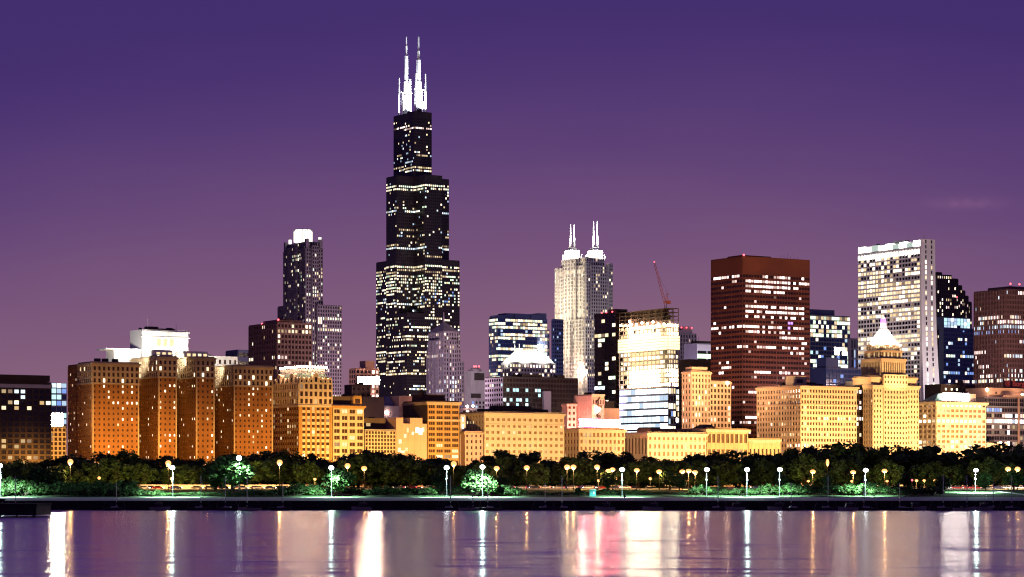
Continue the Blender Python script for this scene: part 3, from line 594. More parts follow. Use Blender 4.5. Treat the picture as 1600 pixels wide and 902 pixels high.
# small building with a glaring sign
b = bl('signboard_block', 'dim block carrying a glaring pink white roof sign left of the black skyscraper', 556, 1780, 546, 592, 577, None, 'pink_stucco', dict(bw=3, fh=3.6, pf=.35, sf=.35), dict(bw=3, fh=3.6, pf=.35, sf=.35), lit=dict(p=.15, pal='qd', rects=[(583, 592, 560, 640, .6, 'pq')]))
b.block(b.E(574), b.E(588), 3, 12, b.T, b.z(565), None, None, 'pink_stucco')
q0, q1 = 0, b.E(591); b.mb('roof_sign').box(q0, q1, -2.4, -1.8, b.z(601), b.z(588), 'black_steel'); mat('sign_rose', (.3, .3, .3), .4, 0, emit=(1, .62, .42), es=280); b.mb('sign_face').box(q0+.3, q1-.3, -2.7, -2.41, b.z(600), b.z(589), 'sign_rose')
b = bl('stepped_block', 'unlit dark brown stepped block below the glaring pink white sign', 549, 1640, 538, 578, 603, None, 'dark_brick', dict(bw=4, fh=4, pf=.6, sf=.6), None, lit=dict(p=.01), glassk='z')
b.block(b.E(563), b.E(596), -4, 18, 0, b.z(622), None, None, 'dark_brick'); b.clutter(1, b.LE-1, 2, 12, b.T+.9, 3, 3, 'dark_brick')
b = bl('flat_block', 'dim lilac block with a curved dark shed behind the blank pink block', 598, 1700, 590, 640, 636, None, 'violet_stone', None, None, lit=dict(p=0))
b.mb('barrel_roof').prism([(2, 2), (b.LE*.55, 2), (b.LE*.55, 20), (2, 20)], b.T, b.z(618), 'blue_panel', [(8, 9), (b.LE*.45, 9), (b.LE*.45, 13), (8, 13)])
b.block(b.E(624), b.E(652), 0, 16, 0, b.z(620), None, None, 'pink_stucco'); b.new('roof_lamp').ball((b.E(604), -.6, b.z(645)), .7, 'roof_lamp_glow')
# the black skyscraper: nine tubes, setbacks, two floodlit masts
b = Bld('black_skyscraper', 'tallest black skyscraper of stepped tubes with two floodlit white masts', 636, 2900, wall='black_steel', cat='skyscraper',
        lit=dict(joint=1, p=.06, act=.42, on=.74, flip=.16, pal='aacAbc', spal='abfcA', fpal=['aacA', 'Acb', 'acC', 'bjd', 'cfa'], rects=[
        (603, 702, 289, 299, .85, 'ga'), (588, 718, 415, 420, .92, 'ga'), (588, 718, 430, 446, .7, 'gga'), (588, 718, 449, 453, .6, 'ga'), (588, 718, 580, 588, .9, 'ay'), (588, 718, 588, 600, 0), *[(588, 718, y_, y_+4.4, p_, q_) for y_, p_, q_ in ((497, .6, 'agA'), (507.5, .75, 'agA'), (513, .35, 'bc'), (523, .8, 'aaA'), (528, .4, 'Ab'), (538.5, .7, 'agb'), (549, .8, 'aA'), (554, .4, 'cb'), (564.5, .75, 'aAb'), (575, .5, 'bA'), (456, .5, 'gA'), (466, .45, 'cgf'), (476, .4, 'ab'))], (588, 640, 598, 640, .05), (604, 672, 322, 328, .5, 'g'),
        (588, 718, 403, 413, 0), (603, 701, 272, 287, 0), (616, 675, 170, 196, .03), (620, 675, 197, 203, .85, 'p'), (588, 718, 486, 494, .15, 'a'), (640, 718, 455, 475, .55, 'ggan')]))
S_ = b.E(718)/3; T_ = b.S(588)/3; zt = {50: b.z(490), 66: b.z(405, 10), 90: b.z(273, 10), 108: b.z(171, 25)}
top = {(0, 0): 50, (2, 2): 50, (2, 0): 66, (0, 2): 66, (1, 0): 90, (0, 1): 90, (2, 1): 90, (1, 1): 108, (1, 2): 108}
for (i, j), f in top.items():
    fs_ = dict(n=9, fh=3.75, pf=.3, sf=.46, dp=.3, ds=.25)
    fe_ = fs_ if (j == 0 or top[(i, j-1)] < f) else None; fw = fs_ if (i == 0 or top[(i-1, j)] < f) else None
    ze = (zt[top[(i, j-1)]] if j and fe_ else 0); zw = (zt[top[(i-1, j)]] if i and fw else 0)
    x0, x1, y0, y1 = i*S_, (i+1)*S_, j*T_, (j+1)*T_
    b.block(x0, x1, y0, y1, 0, zt[f], None, None, parapet=1.2)
    if fe_: b.facade('E', (x0, y0), S_, ze, zt[f], 'black_steel', **fs_, top=6 if f > 60 else 3)
    if fw: b.facade('S', (x0, y0), T_, zw, zt[f], 'black_steel', **fs_, top=6 if f > 60 else 3)
zt_ = zt[108]; b.clutter(S_, 2*S_, T_, 3*T_, zt_, 6, 6, 'black_steel')
def mast(px_, ly, ytop, segs):
    lx = None
    m = b.new('mast'); u = (px_-CX)/F
    lx = (u*(b.d+ly*b.ca)-b.X+ly*b.sa)/(b.ca-u*b.sa)
    z0 = zt_
    for y1, r in segs:
        z1 = b.z(y1, lx, ly); m.cyl(lx, ly, z0, z1, r, 'white_paint', r*.92, 10); z0 = z1
    return lx, ly
M1 = mast(635, T_*2.5, 58, [(150, 4.2), (128, 3.2), (88, 2.3), (72, 1.2), (58, .75)])
M2 = mast(654, T_*1.5, 58, [(150, 4.2), (128, 3.4), (94, 2.7), (80, 1.7), (58, 1.0)])
for px_, ly, yt, r in ((624, T_*2.7, 122, 1.0), (641, T_*2.3, 124, 1.6), (649.5, T_*1.3, 115, 1.2), (665, T_*1.2, 116, 1.1), (629, T_*2.2, 146, 1.3), (659.5, T_*1.6, 140, 1.3)): mast(px_, ly, yt, [((yt+170)/2, r), (yt, r*.7)])
MAST = (b, M1, M2, zt_)
b.mb('mast_brace').box(M1[0]-8, M1[0]+8, M1[1]-.4, M1[1]+.4, b.z(146, *M1), b.z(144.5, *M1), 'white_paint'); b.mb('mast_brace').box(M2[0]-6, M2[0]+9, M2[1]-.4, M2[1]+.4, b.z(141, *M2), b.z(139.5, *M2), 'white_paint')
# pale slim tower with a dark pyramid cap
b = Bld('pyramid_tower', 'slim pale stone tower with a dark pyramid roof before the black skyscraper', 693, 2050, wall='violet_stone', lit=dict(p=.13, pal='aabcq', act=.08, rects=[(683, 696, 609, 614, .7, 'gc'), (700, 715, 595, 625, .4, 'ac')]),
        fe=dict(bw=2.6, fh=3.7, pf=.5, sf=.36, dp=.6, ds=.25), fs=dict(bw=2.6, fh=3.7, pf=.5, sf=.36, dp=.6, ds=.25))
wE, wS = b.E(720), b.S(667)
b.block(0, wE, 0, wS, 0, b.z(545)); b.block(1.0, wE-1.2, 1.5, wS-1.5, b.z(545)+.9, b.z(519)); b.block(b.E(719)-6, b.E(724), -.8, wS*.7, 0, b.z(565), parapet=.6)
b.block(-2, 4, wS*.2, wS*.8, 0, b.z(532)); b.block(wE*.25, wE*.7, -2, 4, 0, b.z(532))
p = b.mb('pyramid_roof'); zb_, zt_p = b.z(519)+.9, b.z(502)
p.prism([(1, 1.5), (wE-1.2, 1.5), (wE-1.2, wS-1.5), (1, wS-1.5)], zb_, zt_p, 'grey_concrete', [(wE*.42, wS*.42), (wE*.52, wS*.42), (wE*.52, wS*.52), (wE*.42, wS*.52)])
b.mb('finial').cyl(wE*.47, wS*.47, zt_p-2, b.z(486), 1.0, 'violet_stone', .3)
# grey windowless plant tower with a red lamp
b = bl('plant_tower', 'blank grey plant tower with a red lit drum on its roof', 736, 2000, 726, 758, 581, None, 'grey_concrete', None, None, lit=dict(p=0, pal='c'))
for i in range(9): b.mb('wall').box(0, b.LE, -.15, -.001, b.T*(.5+i*.06), b.T*(.5+i*.06)+.3, 'steel_grey', 'k')
b.mb('louvre').box(b.E(741), b.E(756), -.3, -.01, b.z(594), b.z(583), 'black_steel'); b.mb('louvre').box(b.E(739)-2, b.E(751), -.3, -.01, b.z(622), b.z(615), 'black_steel')
b.facade('E', (0, 0), b.LE, 0, b.z(625), 'grey_concrete', bw=3.5, fh=4, pf=.4, sf=.4, out=.05, lit=dict(p=.2, pal='tcn'))
b.mb('roof_drum').cyl(b.LE*.5, b.LS*.5, b.T, b.z(576), 6, 'grey_concrete', 5, 14); b.mb('roof_drum').cyl(b.LE*.5, b.LS*.5, b.z(576), b.z(573.5), 3.4, 'red_drum' if 'red_drum' in MATS else 'grey_concrete', 3.4, 12)
for x in (-2.6, -.6, 2.2): b.beacon(b.LE*.5+x, b.LS*.5-3, b.z(573.5), .75)
b = bl('glow_block', 'little bright lit block at the foot of the slim pale tower', 722, 1800, 716, 750, 640, None, 'violet_stone', dict(bw=3, fh=4, pf=.3, sf=.3), None, lit=dict(p=.5, act=.7, on=.8, pal='gaca'))
b.new('roof_lamp').ball((b.E(730), 0, b.z(635)), .9, 'roof_lamp_glow'); b.new('roof_lamp').ball((b.E(739), 0, b.z(634)), .9, 'roof_lamp_glow')
b = bl('grey_block', 'dim grey lilac block with small windows above the low pink block', 726, 1660, 722, 760, 652, 20, 'violet_stone', dict(bw=3, fh=4, pf=.55, sf=.5), None, lit=dict(p=.05, pal='dq'))
# blue glass tower with folded top
b = bl('blue_tower', 'blue glass tower with pleated top and many yellow lit floors', 778, 2650, 764, 855, 497, None, 'blue_panel', dict(bw=3.2, fh=4.0, pf=.1, sf=.34, dp=.25, ds=.3), dict(bw=3.2, fh=4, pf=.1, sf=.34, dp=.25, ds=.3),
       lit=dict(p=.1, act=.78, on=.72, flip=.22, pal='gagb', spal='agf'), glassk='B')
for i in range(6):
    x0 = b.LE*i/6; b.block(x0+.3, x0+b.LE/6-.3, 1.0 if i % 2 else 0, b.LS-1, b.T+.9, b.z(490)-(2.5 if i == 0 else 0)+(1.5 if i == 5 else 0), None, None, 'blue_panel', cov=False)
b.block(b.LE, b.LE+6, 5, b.LS, 0, b.z(513), dict(bw=3, fh=4, pf=.1, sf=.34), None)
# floodlit hipped roof tower
b = bl('hipped_tower', 'stone office tower with a floodlit pale hipped roof and corner spires', 800, 2250, 783, 868, 568, None, 'purple_granite', dict(bw=3.2, fh=4.0, pf=.35, sf=.4, dp=.5, ds=.3), dict(bw=3.2, fh=4, pf=.35, sf=.4), lit=dict(p=.3, act=.4, on=.5, pal='aabp'), parapet=1.4)
zt_h = b.z(546.5); hx, hy = b.LE, b.LS
b.mb('hipped_roof').prism([(1, 1), (hx-1, 1), (hx-1, hy-1), (1, hy-1)], b.T+1.5, zt_h, 'white_paint', [(hx*.24, hy*.3), (hx*.76, hy*.3), (hx*.76, hy*.7), (hx*.24, hy*.7)])
for x, y in ((hx*.24, hy*.3), (hx*.76, hy*.3), (hx*.24, hy*.7), (hx*.76, hy*.7)): b.new('spire').cyl(x, y, zt_h-3, b.z(536), .55, 'white_paint', .2, 8)
for i in range(1, 8): b.mb('roof_rib').tube((1+(hx-2)*i/8, 1, b.T+1.6), (hx*.24+hx*.52*i/8, hy*.3, zt_h+.05), .25, 'pale_concrete', .25, 4)
HIP = b
# black office block in front
b = bl('black_block', 'wide black office block with a few white lit windows before the floodlit roof', 786, 1900, 758, 903, 590, None, 'bronze_steel', dict(bw=3.0, fh=3.9, pf=.14, sf=.34, dp=.3, ds=.25), dict(bw=3.2, fh=3.9, pf=.3, sf=.45, m='violet_stone', dp=.3, ds=.25),
       lit=dict(p=.03, pal='ctag', rects=[(788, 840, 604, 612, .45, 'ct'), (840, 846, 600, 640, .6, 'ct'), (788, 830, 622, 640, .3, 'ct'), (758, 786, 627, 632, .6, 'fc')]), glassk='z')
b.mb('wall').box(-.02, -.01, 0, b.LS, 0, b.T, 'violet_stone'); b.block(b.E(820), b.E(850), 4, 16, b.T, b.z(585), None, None, 'bronze_steel'); b.clutter(6, b.LE-4, 4, 16, b.T+.9, 6, 2.5, 'bronze_steel')
b.block(b.E(847), b.E(858), -3, -.5, 0, b.z(612), None, None, 'violet_stone')
# twin spired stone tower
b = Bld('spired_tower', 'floodlit white stone tower with four needle spires on two corner turrets', 916, 2700, wall='pale_concrete', lit=dict(p=.13, act=.1, pal='aaby'), fe=dict(bw=3.0, fh=4.0, pf=.42, sf=.38, dp=.8, ds=.3), fs=dict(bw=3.0, fh=4.0, pf=.45, sf=.3, dp=.8, ds=.3))
wE, wS = b.E(955), b.S(870)
b.block(0, wE, 0, wS, 0, b.z(415)); b.block(-1.5, 4, -1.5, 4, 0, b.z(412)); b.block(wE-4, wE+1.2, -1, 4, 0, b.z(411)); b.block(-1.2, 4, wS-4, wS+1.2, 0, b.z(414))
b.block(-2.5, 5, wS*.3, wS*.7, 0, b.z(403)); b.block(3, wE*.8, 4, wS*.92, b.z(415)+.9, b.z(402), dict(bw=3, nf=2, pf=.4, sf=.3), dict(bw=3, nf=2, pf=.4, sf=.3))
b.block(-3.5, wE*.25, -2.5, wS+2, 0, b.z(500)); b.block(b.E(915)-2, b.E(927), -6, -2.6, 0, b.z(590))
tur = []
for px_, ly in ((894, wS*.72), (930, wS*.18)):
    u = (px_-CX)/F; lx = (u*(b.d+ly*b.ca)-b.X+ly*b.sa)/(b.ca-u*b.sa); r = 6.0; b.parts.setdefault('turret', []).insert(0, MB())
    b.block(lx-r, lx+r, ly-r, ly+r, b.z(402), b.z(393, lx, ly), dict(n=4, nf=1, pf=.4, sf=.3, lit=dict(p=1, pal='W')), dict(n=4, nf=1, pf=.4, sf=.3, lit=dict(p=1, pal='W')), 'white_paint', part='turret', cov=False)
    b.block(lx-r*.6, lx+r*.6, ly-r*.6, ly+r*.6, b.z(393, lx, ly)+.9, b.z(388.5, lx, ly), None, None, 'white_paint', part='turret', cov=False)
    for q in ((-1, -1), (1, -1), (-1, 1)): b.new('pinnacle').cyl(lx+q[0]*r*1.25, ly+q[1]*r*1.25, b.z(408), b.z(398, lx, ly), 1.0, 'white_paint', .3, 6)
    tur.append((lx, ly))
for px_, yt, (lx0, ly) in ((891.5, 351, tur[0]), (897, 351, tur[0]), (927.5, 346, tur[1]), (933, 346, tur[1])):
    u = (px_-CX)/F; lx = (u*(b.d+ly*b.ca)-b.X+ly*b.sa)/(b.ca-u*b.sa)
    m = b.new('spire'); z0 = b.z(393, lx, ly); z1 = b.z(yt, lx, ly); m.cyl(lx, ly, z0, z0+(z1-z0)*.5, 1.25, 'white_paint', 1.1, 8); m.cyl(lx, ly, z0+(z1-z0)*.5, z1, .9, 'white_paint', .4, 8)
SPI = (b, wE, wS, tur)
b.new('neon_strip').box(b.E(916)-14, b.E(916)-1, -3.2, -2.9, b.z(583), b.z(579), 'sign_rose')
b = bl('slate_block', 'narrow bluish slab against the left edge of the spired tower', 866, 2500, 862, 880, 500, None, 'blue_panel', dict(bw=3, fh=4, pf=.3, sf=.5), dict(bw=3, fh=4, pf=.3, sf=.5), lit=dict(p=.05, pal='nf'))
# dark office slab right of it
b = bl('dark_tower', 'black glass office slab with sparse long lit windows left of the building site', 962, 2000, 929, 1010, 489, None, 'bronze_steel', dict(bw=5.5, fh=4.0, pf=.06, sf=.3, dp=.2, ds=.2), dict(bw=5.5, fh=4.0, pf=.06, sf=.3, dp=.2, ds=.2),
       lit=dict(p=.09, act=.06, on=.6, pal='aagb', rects=[(929, 972, 522, 528, .7, 'yb'), (929, 945, 513, 519, .6, 'g'), (935, 955, 555, 560, .6, 'a'), (930, 946, 604, 608, .8, 'c')]), glassk='z')
b.mb('wall'); b.facade('S', (0, 0), b.LS, b.z(493), b.T, 'bronze_steel', nf=1, bw=3, pf=.2, sf=.1, out=.25, lit=dict(p=0, act=0))
for x in (2, 6, 9): b.beacon(-.3, b.LS*x/14, b.T+.5, .7)
b.block(2, 14, 3, 14, b.T, b.z(484), None, None, 'bronze_steel')
# building site tower
b = Bld('construction_tower', 'unfinished tower blazing with work lights, steel frame open at the top', 1044, 1800, wall='slab_concrete', lit=dict(p=1, act=1, on=1, pal='Waay'), fe=None, fs=None)
wE, wS = b.E(1060), b.S(968)
zg, z1, z2, z3, z4 = b.z(605), b.z(546), b.z(524), b.z(505), b.z(481)
b.block(0, wE*.72, 0, wS, 0, zg, None, None, 'steel_grey', part='glass_base')
b.facade('S', (0, 0), wS, 0, zg, 'steel_grey', 'glass_base', bw=5.2, fh=5.2, pf=.03, sf=.26, dp=.15, ds=.5, smat='blue_panel', lit=dict(p=1, act=0, spal='cccccc'))
b.facade('E', (0, 0), wE*.72, 0, zg, 'blue_panel', 'glass_base', bw=2.6, fh=5.6, pf=.2, sf=.3, lit=dict(p=.2, spal='nf'), out=.02)
b.block(wE*.72+.02, wE+1.5, 1.5, wS*.8, 0, zg-1, dict(n=3, fh=4.2, pf=.1, sf=.25, lit=dict(p=.12, spal='nfc')), None, 'blue_panel', part='glass_base')
core = b.mb('core'); core.box(8, wE-3, 8, wS-8, zg, b.z(490), 'plain_concrete')
sl = b.mb('floor_slab')
def slabs(za, zb, n, ins, pal, dens):
    h = (zb-za)/n
    for k in range(n):
        z = za+k*h; sl.box(-ins, wE+ins*.5, -ins, wS+ins, z-.3, z+.3, 'slab_concrete')
        nn = 22; fp = b.rnd.choice(pal); fq = b.rnd.choice('yyA')
        for i in range(nn):      # glowing panes stand in for the work-lit floor behind the edge
            if b.rnd.random() < dens*(1 if 2 < i < nn-3 else .6): b.pane('S', (1.2, wS*(i+.5)/nn, z+h*.47), wS/nn*1.0, h*.66, fp if 3 < i < nn-4 else fq)
        for i in range(6):
            if b.rnd.random() < dens*.85: b.pane('E', (wE*(i+.5)/6, 1.2, z+h*.47), wE/6*1.0, h*.66, fp)
    for i in range(13):      # perimeter columns
        y = wS*i/12; b.new('column').box(-ins*.6, -ins*.6+.5, y-.25, y+.25, za, zb, 'slab_concrete')
    for i in range(5):
        x = wE*i/4; b.new('column').box(x-.25, x+.25, -ins*.6, -ins*.6+.5, za, zb, 'slab_concrete')
slabs(zg+.3, z1, 8, .4, 'WWWWay', 1); slabs(z1, z2, 3, .6, 'yyby', 1.0); slabs(z2, z3, 3, .4, 'WWay', .9)
# sheeted storeys; light from inside is put in as the sheets' own glow
mat('sheeting_glow', (.5, .42, .25), .8, .1, emit=(1, .78, .42), es=1.9)
for k in range(5):
    za = z1+(z2-z1)*k/5; zb = z1+(z2-z1)*(k+1)/5-.35
    b.mb('sheeting').box(-1.0, -.85, -.6, wS+.7, za, zb, 'sheeting_glow'); b.mb('sheeting').box(-.6, wE+.5, -1.0, -.85, za, zb, 'sheeting_glow')
# open steel
st = b.mb('steel_frame'); nl = 4
for k in range(nl):
    za = z3+(z4-z3)*k/nl; zb = z3+(z4-z3)*(k+1)/nl
    for i in range(9):
        y = wS*i/8
        for x in (0, wE*.5, wE):
            st.box(x-.2, x+.2, y-.2, y+.2, za, zb, 'construction_steel')
    for x in (0, wE*.5, wE): st.box(x-.15, x+.15, 0, wS, zb-.5, zb-.05, 'construction_steel')
    for i in range(9): st.box(0, wE, wS*i/8-.12, wS*i/8+.12, zb-.44, zb-.1, 'construction_steel')
    st.box(.6, wE-.6, .6, wS-.6, zb-.25, zb+.02, 'dark_brick'); st.box(wE*.25, wE*.8, wS*.15, wS*.85, za, zb-.3, 'dark_brick')
    for i in (0, 3, 6): st.tube((0, wS*i/8, za), (0, wS*(i+1)/8, zb), .12, 'construction_steel', .12, 4)
for i in range(9):
    b.new('work_lamp').ball((-.8, wS*(i+.6)/9, z3+b.rnd.uniform(-1, 2)), .8, 'roof_lamp_glow')
for y in (528, 515, 503, 497): b.new('work_lamp').ball((-1.5, b.S(986), b.z(y)), .9, 'roof_lamp_glow')
CON = b; CONW = (wE, wS, z4)
# pink building with the zigzag stair
b = bl('zigzag_block', 'pinkish block with a dark zigzag fire stair and a lit round clock', 925, 1660, 897, 944, 618, None, 'pink_stucco', None, dict(bw=3, fh=3.8, pf=.75, sf=.7, top=7), lit=dict(p=.08, pal='qp'), glassk='h')
b.facade('E', (0, 0), b.LE, b.z(633), b.z(623), 'pink_stucco', n=5, nf=1, pf=.5, sf=.3, out=.02); b.facade('S', (0, 0), b.LS, b.z(633), b.z(626), 'pink_stucco', n=8, nf=1, pf=.5, sf=.2, out=.05)
zz = b.mb('zigzag_stair'); pts = [(b.E(937), 621), (b.E(930), 630), (b.E(938), 640), (b.E(931), 650), (b.E(937), 656)]
for (xa, ya), (xb, yb) in zip(pts, pts[1:]): zz.tube((xa, -.6, b.z(ya)), (xb, -.6, b.z(yb)), .42, 'black_steel', .42, 5)
b.new('clock').ball((b.E(934), -.6, b.z(640)), 1.4, 'roof_lamp_glow'); b.mb('cornice').box(-.4, b.LE+.4, -.5, -.02, b.T-.2, b.T+.9, 'pink_stucco')
b.clutter(2, b.LE-2, 3, b.LS-3, b.T+.9, 3, 2)
b = bl('lower_pink_block', 'lower pink block with a cornice left of the zigzag stair block', 886, 1670, 878, 900, 632, None, 'pink_stucco', dict(bw=3, fh=4, pf=.5, sf=.5), None, lit=dict(p=.08, pal='qp'), glassk='h', cornice=(.8, .8, 'pink_stucco'))
b = bl('rosy_block', 'low rosy lit wall between the zigzag block and the glass based tower', 944, 1690, 940, 968, 640, 14, 'pink_stucco', None, None, lit=dict(p=0))
b = bl('low_roof', 'dim grey roof shed with vents behind the pink sign', 905, 1780, 850, 960, 628, 20, 'dark_brick', None, None, lit=dict(p=0)); b.clutter(2, b.LE-2, 2, 18, b.T, 8, 3, 'dark_brick')
# purple setback tower with red lamps
b = bl('purple_tower', 'dim purple setback tower with four red roof lamps behind the building site', 1062, 2300, 1056, 1088, 522, None, 'violet_stone', dict(n=6, fh=4, pf=.5, sf=.35, dp=.7, ds=.3), dict(n=2, fh=4, pf=.5, sf=.35), lit=dict(p=.03, pal='p', rects=[(1066, 1086, 536, 551, .5, 'pca')]))
b.block(b.E(1062), b.E(1084), 2, 14, b.T, b.z(517), None, None); b.block(b.E(1070), b.E(1083), 3, 11, b.z(517), b.z(511), None, None)
for i in range(4): b.beacon(b.E(1061)+i*6-2, 1.5, b.z(511)-1, .7)
b = bl('penthouse_block', 'small modern block with one big white framed glass storey beside the red tower', 1089, 2200, 1087, 1120, 538, 20, 'violet_stone', dict(n=2, nf=1, pf=.06, sf=.06, bot=30, top=3, m='white_paint', lit=dict(p=0)), None, lit=dict(p=0))
b.mb('light_band').box(0, b.LE, -.9, -.45, b.z(560), b.z(553), 'crown_band' if 'crown_band' in MATS else 'lit_window_g'); b.block(2, b.LE-4, 2, 12, b.T, b.z(534), None, None, 'bronze_steel'); b.new('antenna').tube((4, 3, b.T), (4, 3, b.z(526)), .15, 'steel_grey')
b = bl('hill_block', 'dark mossy roofed block under the white framed storey', 1078, 2000, 1072, 1125, 563, 16, 'dark_brick', None, None, lit=dict(p=0))
# cream tower pair left of the red tower
b = bl('cream_tower', 'cream stone tower with vertical window strips left of the dark red tower', 1080, 1730, 1066, 1110, 581, None, 'peach_terracotta', dict(n=6, fh=4.1, pf=.5, sf=.38, dp=.6, ds=.25), dict(n=3, fh=4.1, pf=.55, sf=.4), lit=dict(p=.16, pal='aabq', rects=[(1066, 1110, 622, 636, .5, 'ab')]), glassk='h', cornice=(1.2, .9, 'peach_terracotta'))
b.block(b.LE+.02, b.E(1143), 1, 16, 0, b.z(596), dict(n=6, fh=4.1, pf=.4, sf=.38), None, 'peach_terracotta', cornice=(1, .8, 'peach_terracotta')); b.block(b.E(1084), b.E(1108), 2, 10, b.T+.9, b.z(575), None, None, 'peach_terracotta'); b.new('roof_lamp').ball((b.E(1137), .2, b.z(597)), .9, 'roof_lamp_glow')
for x in (1086, 1092, 1098, 1104): b.mb('roof_unit').cyl(b.E(x), 5, b.z(575), b.z(572), 1.5, 'peach_terracotta', .8)
# dark red steel tower
P = 'pppP'
b = bl('red_tower', 'dark red steel office tower with blocks of white lit windows', 1160, 1900, 1111, 1265, 401, None, 'red_steel', dict(n=24, fh=3.95, pf=.12, sf=.5, dp=.25, ds=.22, top=13, group=4), dict(n=12, fh=3.95, pf=.12, sf=.5, dp=.25, ds=.22, top=13, group=4), glassk='z', parapet=.5, cat='office tower',
       lit=dict(p=.02, pal='ppq', rects=[(1112, 1154, 429, 436, .85, P), (1118, 1150, 436, 442, .3, P), (1120, 1127, 459, 464, .5, P), (1165, 1233, 436, 459, .9, P), (1188, 1233, 430, 440, .85, P), (1240, 1262, 440, 459, .5, P), (1165, 1258, 477, 493, .85, P), (1165, 1195, 492, 498, .8, P), (1205, 1258, 492, 504, .5, P), (1229, 1237, 503, 515, .9, 'u'),
       (1112, 1220, 508, 515, .88, P), (1235, 1262, 508, 514, .9, P), (1165, 1258, 514, 521, .7, P), (1218, 1258, 522, 530, .9, P), (1145, 1172, 536, 542, .85, P), (1180, 1258, 537, 546, .85, P), (1120, 1150, 542, 550, .4, P), (1165, 1258, 546, 550, .5, P), (1220, 1258, 552, 559, .9, P), (1176, 1258, 579, 587, .85, P), (1128, 1144, 565, 586, .55, P), (1165, 1182, 607, 614, .9, P), (1165, 1185, 650, 662, .9, P), (1144, 1183, 658, 664, .7, P), (1170, 1260, 462, 476, .06, 'q'), (1165, 1260, 560, 578, .08, 'q')]))
b.block(b.E(1160)+4, b.E(1212), 6, b.LS*.6, b.T+.5, b.z(399), None, None, 'red_steel'); b.beacon(6, 6, b.z(399), .9)
for i in range(6): b.new('antenna').tube((b.LE*(.6+i*.05), 3, b.T), (b.LE*(.6+i*.05), 3, b.T+3+i % 3), .12, 'steel_grey')
for i in range(4): b.mb('wall').box(0, b.LE, -.28, -.24, b.T-13+i*3.2, b.T-13+i*3.2+.5, 'red_steel', 'k')
# modern glass right of it
b = bl('glass_tower', 'modern glass tower with bright cream lit floors right of the red tower', 1266, 2350, 1258, 1328, 493, None, 'steel_grey', dict(bw=3.4, fh=4.2, pf=.06, sf=.24, dp=.2, ds=.3), None, glassk='B', lit=dict(p=.12, pal='nftg', rects=[(1266, 1328, 493, 500, .95, 'gd'), (1266, 1328, 500, 530, .72, 'gag'), (1305, 1322, 540, 556, .8, 'WWa'), (1266, 1328, 562, 580, .7, 'gc')]))
b.block(-1, b.E(1308), 4, 24, b.T, b.z(484), None, None, 'blue_panel')
b = bl('pale_block', 'small pale blue block with arched strips between the glass tower and the white tower', 1329, 2300, 1325, 1346, 530, None, 'violet_stone', dict(n=4, fh=9, pf=.5, sf=.2), None, lit=dict(p=.05, pal='nf'))
b = bl('blue_block', 'low unlit blue glass block right of the red tower', 1290, 2000, 1266, 1346, 576, None, 'blue_panel', dict(bw=4, fh=4, pf=.1, sf=.3), None, lit=dict(p=.06, pal='nfg'), glassk='B'); b.block(2, b.LE*.4, 2, 14, b.T, b.z(560), None, None, 'blue_panel'); b.clutter(3, b.LE-3, 2, 14, b.T, 5, 3, 'blue_panel')
b = bl('roofscape_block', 'grey plant roof behind the peach grid block and beacon tower', 1322, 1850, 1300, 1364, 606, None, 'grey_concrete', dict(bw=4, nf=None, fh=4, pf=.4, sf=.5), None, lit=dict(p=.05, pal='q')); b.clutter(1, b.LE-1, 2, 14, b.T, 7, 4, 'steel_grey')
# white sloping tower
b = Bld('white_tower', 'white granite tower with a broad window wall lit floor by floor and glowing crown boxes', 1438, 2150, wall='white_granite', cat='office tower',
        lit=dict(p=.25, act=.85, on=.75, flip=.2, pal='aayb', spal='abd', rects=[(1341, 1440, 500, 517, .06), (1341, 1440, 400, 403, .3, 'a'), (1341, 1440, 560, 640, .18, 'cab'), (1341, 1400, 395, 400, .9, 'ya'), (1341, 1438, 402, 425, .7, 'aay')]))
wE, wS = b.E(1460), b.S(1341); zt_w = b.z(386)
b.block(0, wE, 0, wS, 0, zt_w, None, None)
b.facade('S', (0, 0), wS, 0, zt_w, 'white_granite', n=21, fh=4.0, pf=.1, sf=.36, dp=.5, ds=.35, group=3, top=1.0)
fl = b.mb('end_wall')      # concave end wall, flaring outward at the foot
for k in range(12):
    za, zb = (zt_w+7.2)*k/12, (zt_w+7.2)*(k+1)/12; f = lambda z: 9*(1-z/(zt_w+7.2))**2.2
    fl.prism([(0, -1-f(za)), (wE+f(za)*.9, -1-f(za)), (wE+f(za)*.9, -.02), (0, -.02)], za, zb-.004, 'white_granite', [(0, -1-f(zb)), (wE+f(zb)*.9, -1-f(zb)), (wE+f(zb)*.9, -.02), (0, -.02)])
    for (t, w_) in ((.33, 1.5), (.74, 1.5)):
        for q in range(4):
            zc = za+(zb-za)*(q+.5)/4; x = wE*t; k_ = 'k' if (k >= 11 or (k == 6 and q < 3) or (k == 1) or b.rnd.random() < .25) else b.rnd.choice('aaby')
            b.pane('E', (x, -1.15-f(za+(zb-za)*q/4), zc), w_, 3.0, k_)
mat('crown_box', (.5, .5, .5), .4, 0, emit=(1, .99, .86), es=5); mat('crown_box_dim', (.3, .3, .3), .4, 0, emit=(.55, .7, .6), es=.8)
zc0, zc1 = zt_w+1, b.z(375)
for i in range(9):
    y0, y1 = wS*i/9+.4, wS*(i+1)/9-.4; m_ = 'crown_box' if i in (0, 2, 4, 5, 7, 8) else 'crown_box_dim'
    b.new('crown_light').box(-.3, 3, y0, y1, zc0, zc1-(1.5 if i % 2 else 0), m_)
b.mb('wall').box(3.1, wE-.5, 0, wS, zt_w, zc1, 'white_granite'); b.new('antenna').tube((wE*.5, 4, zc1), (wE*.5, 4, b.z(366)), .2, 'steel_grey', .1)
b.clutter(4, wE-1, 4, wS-4, zc1, 4, 3, 'steel_grey', 2)
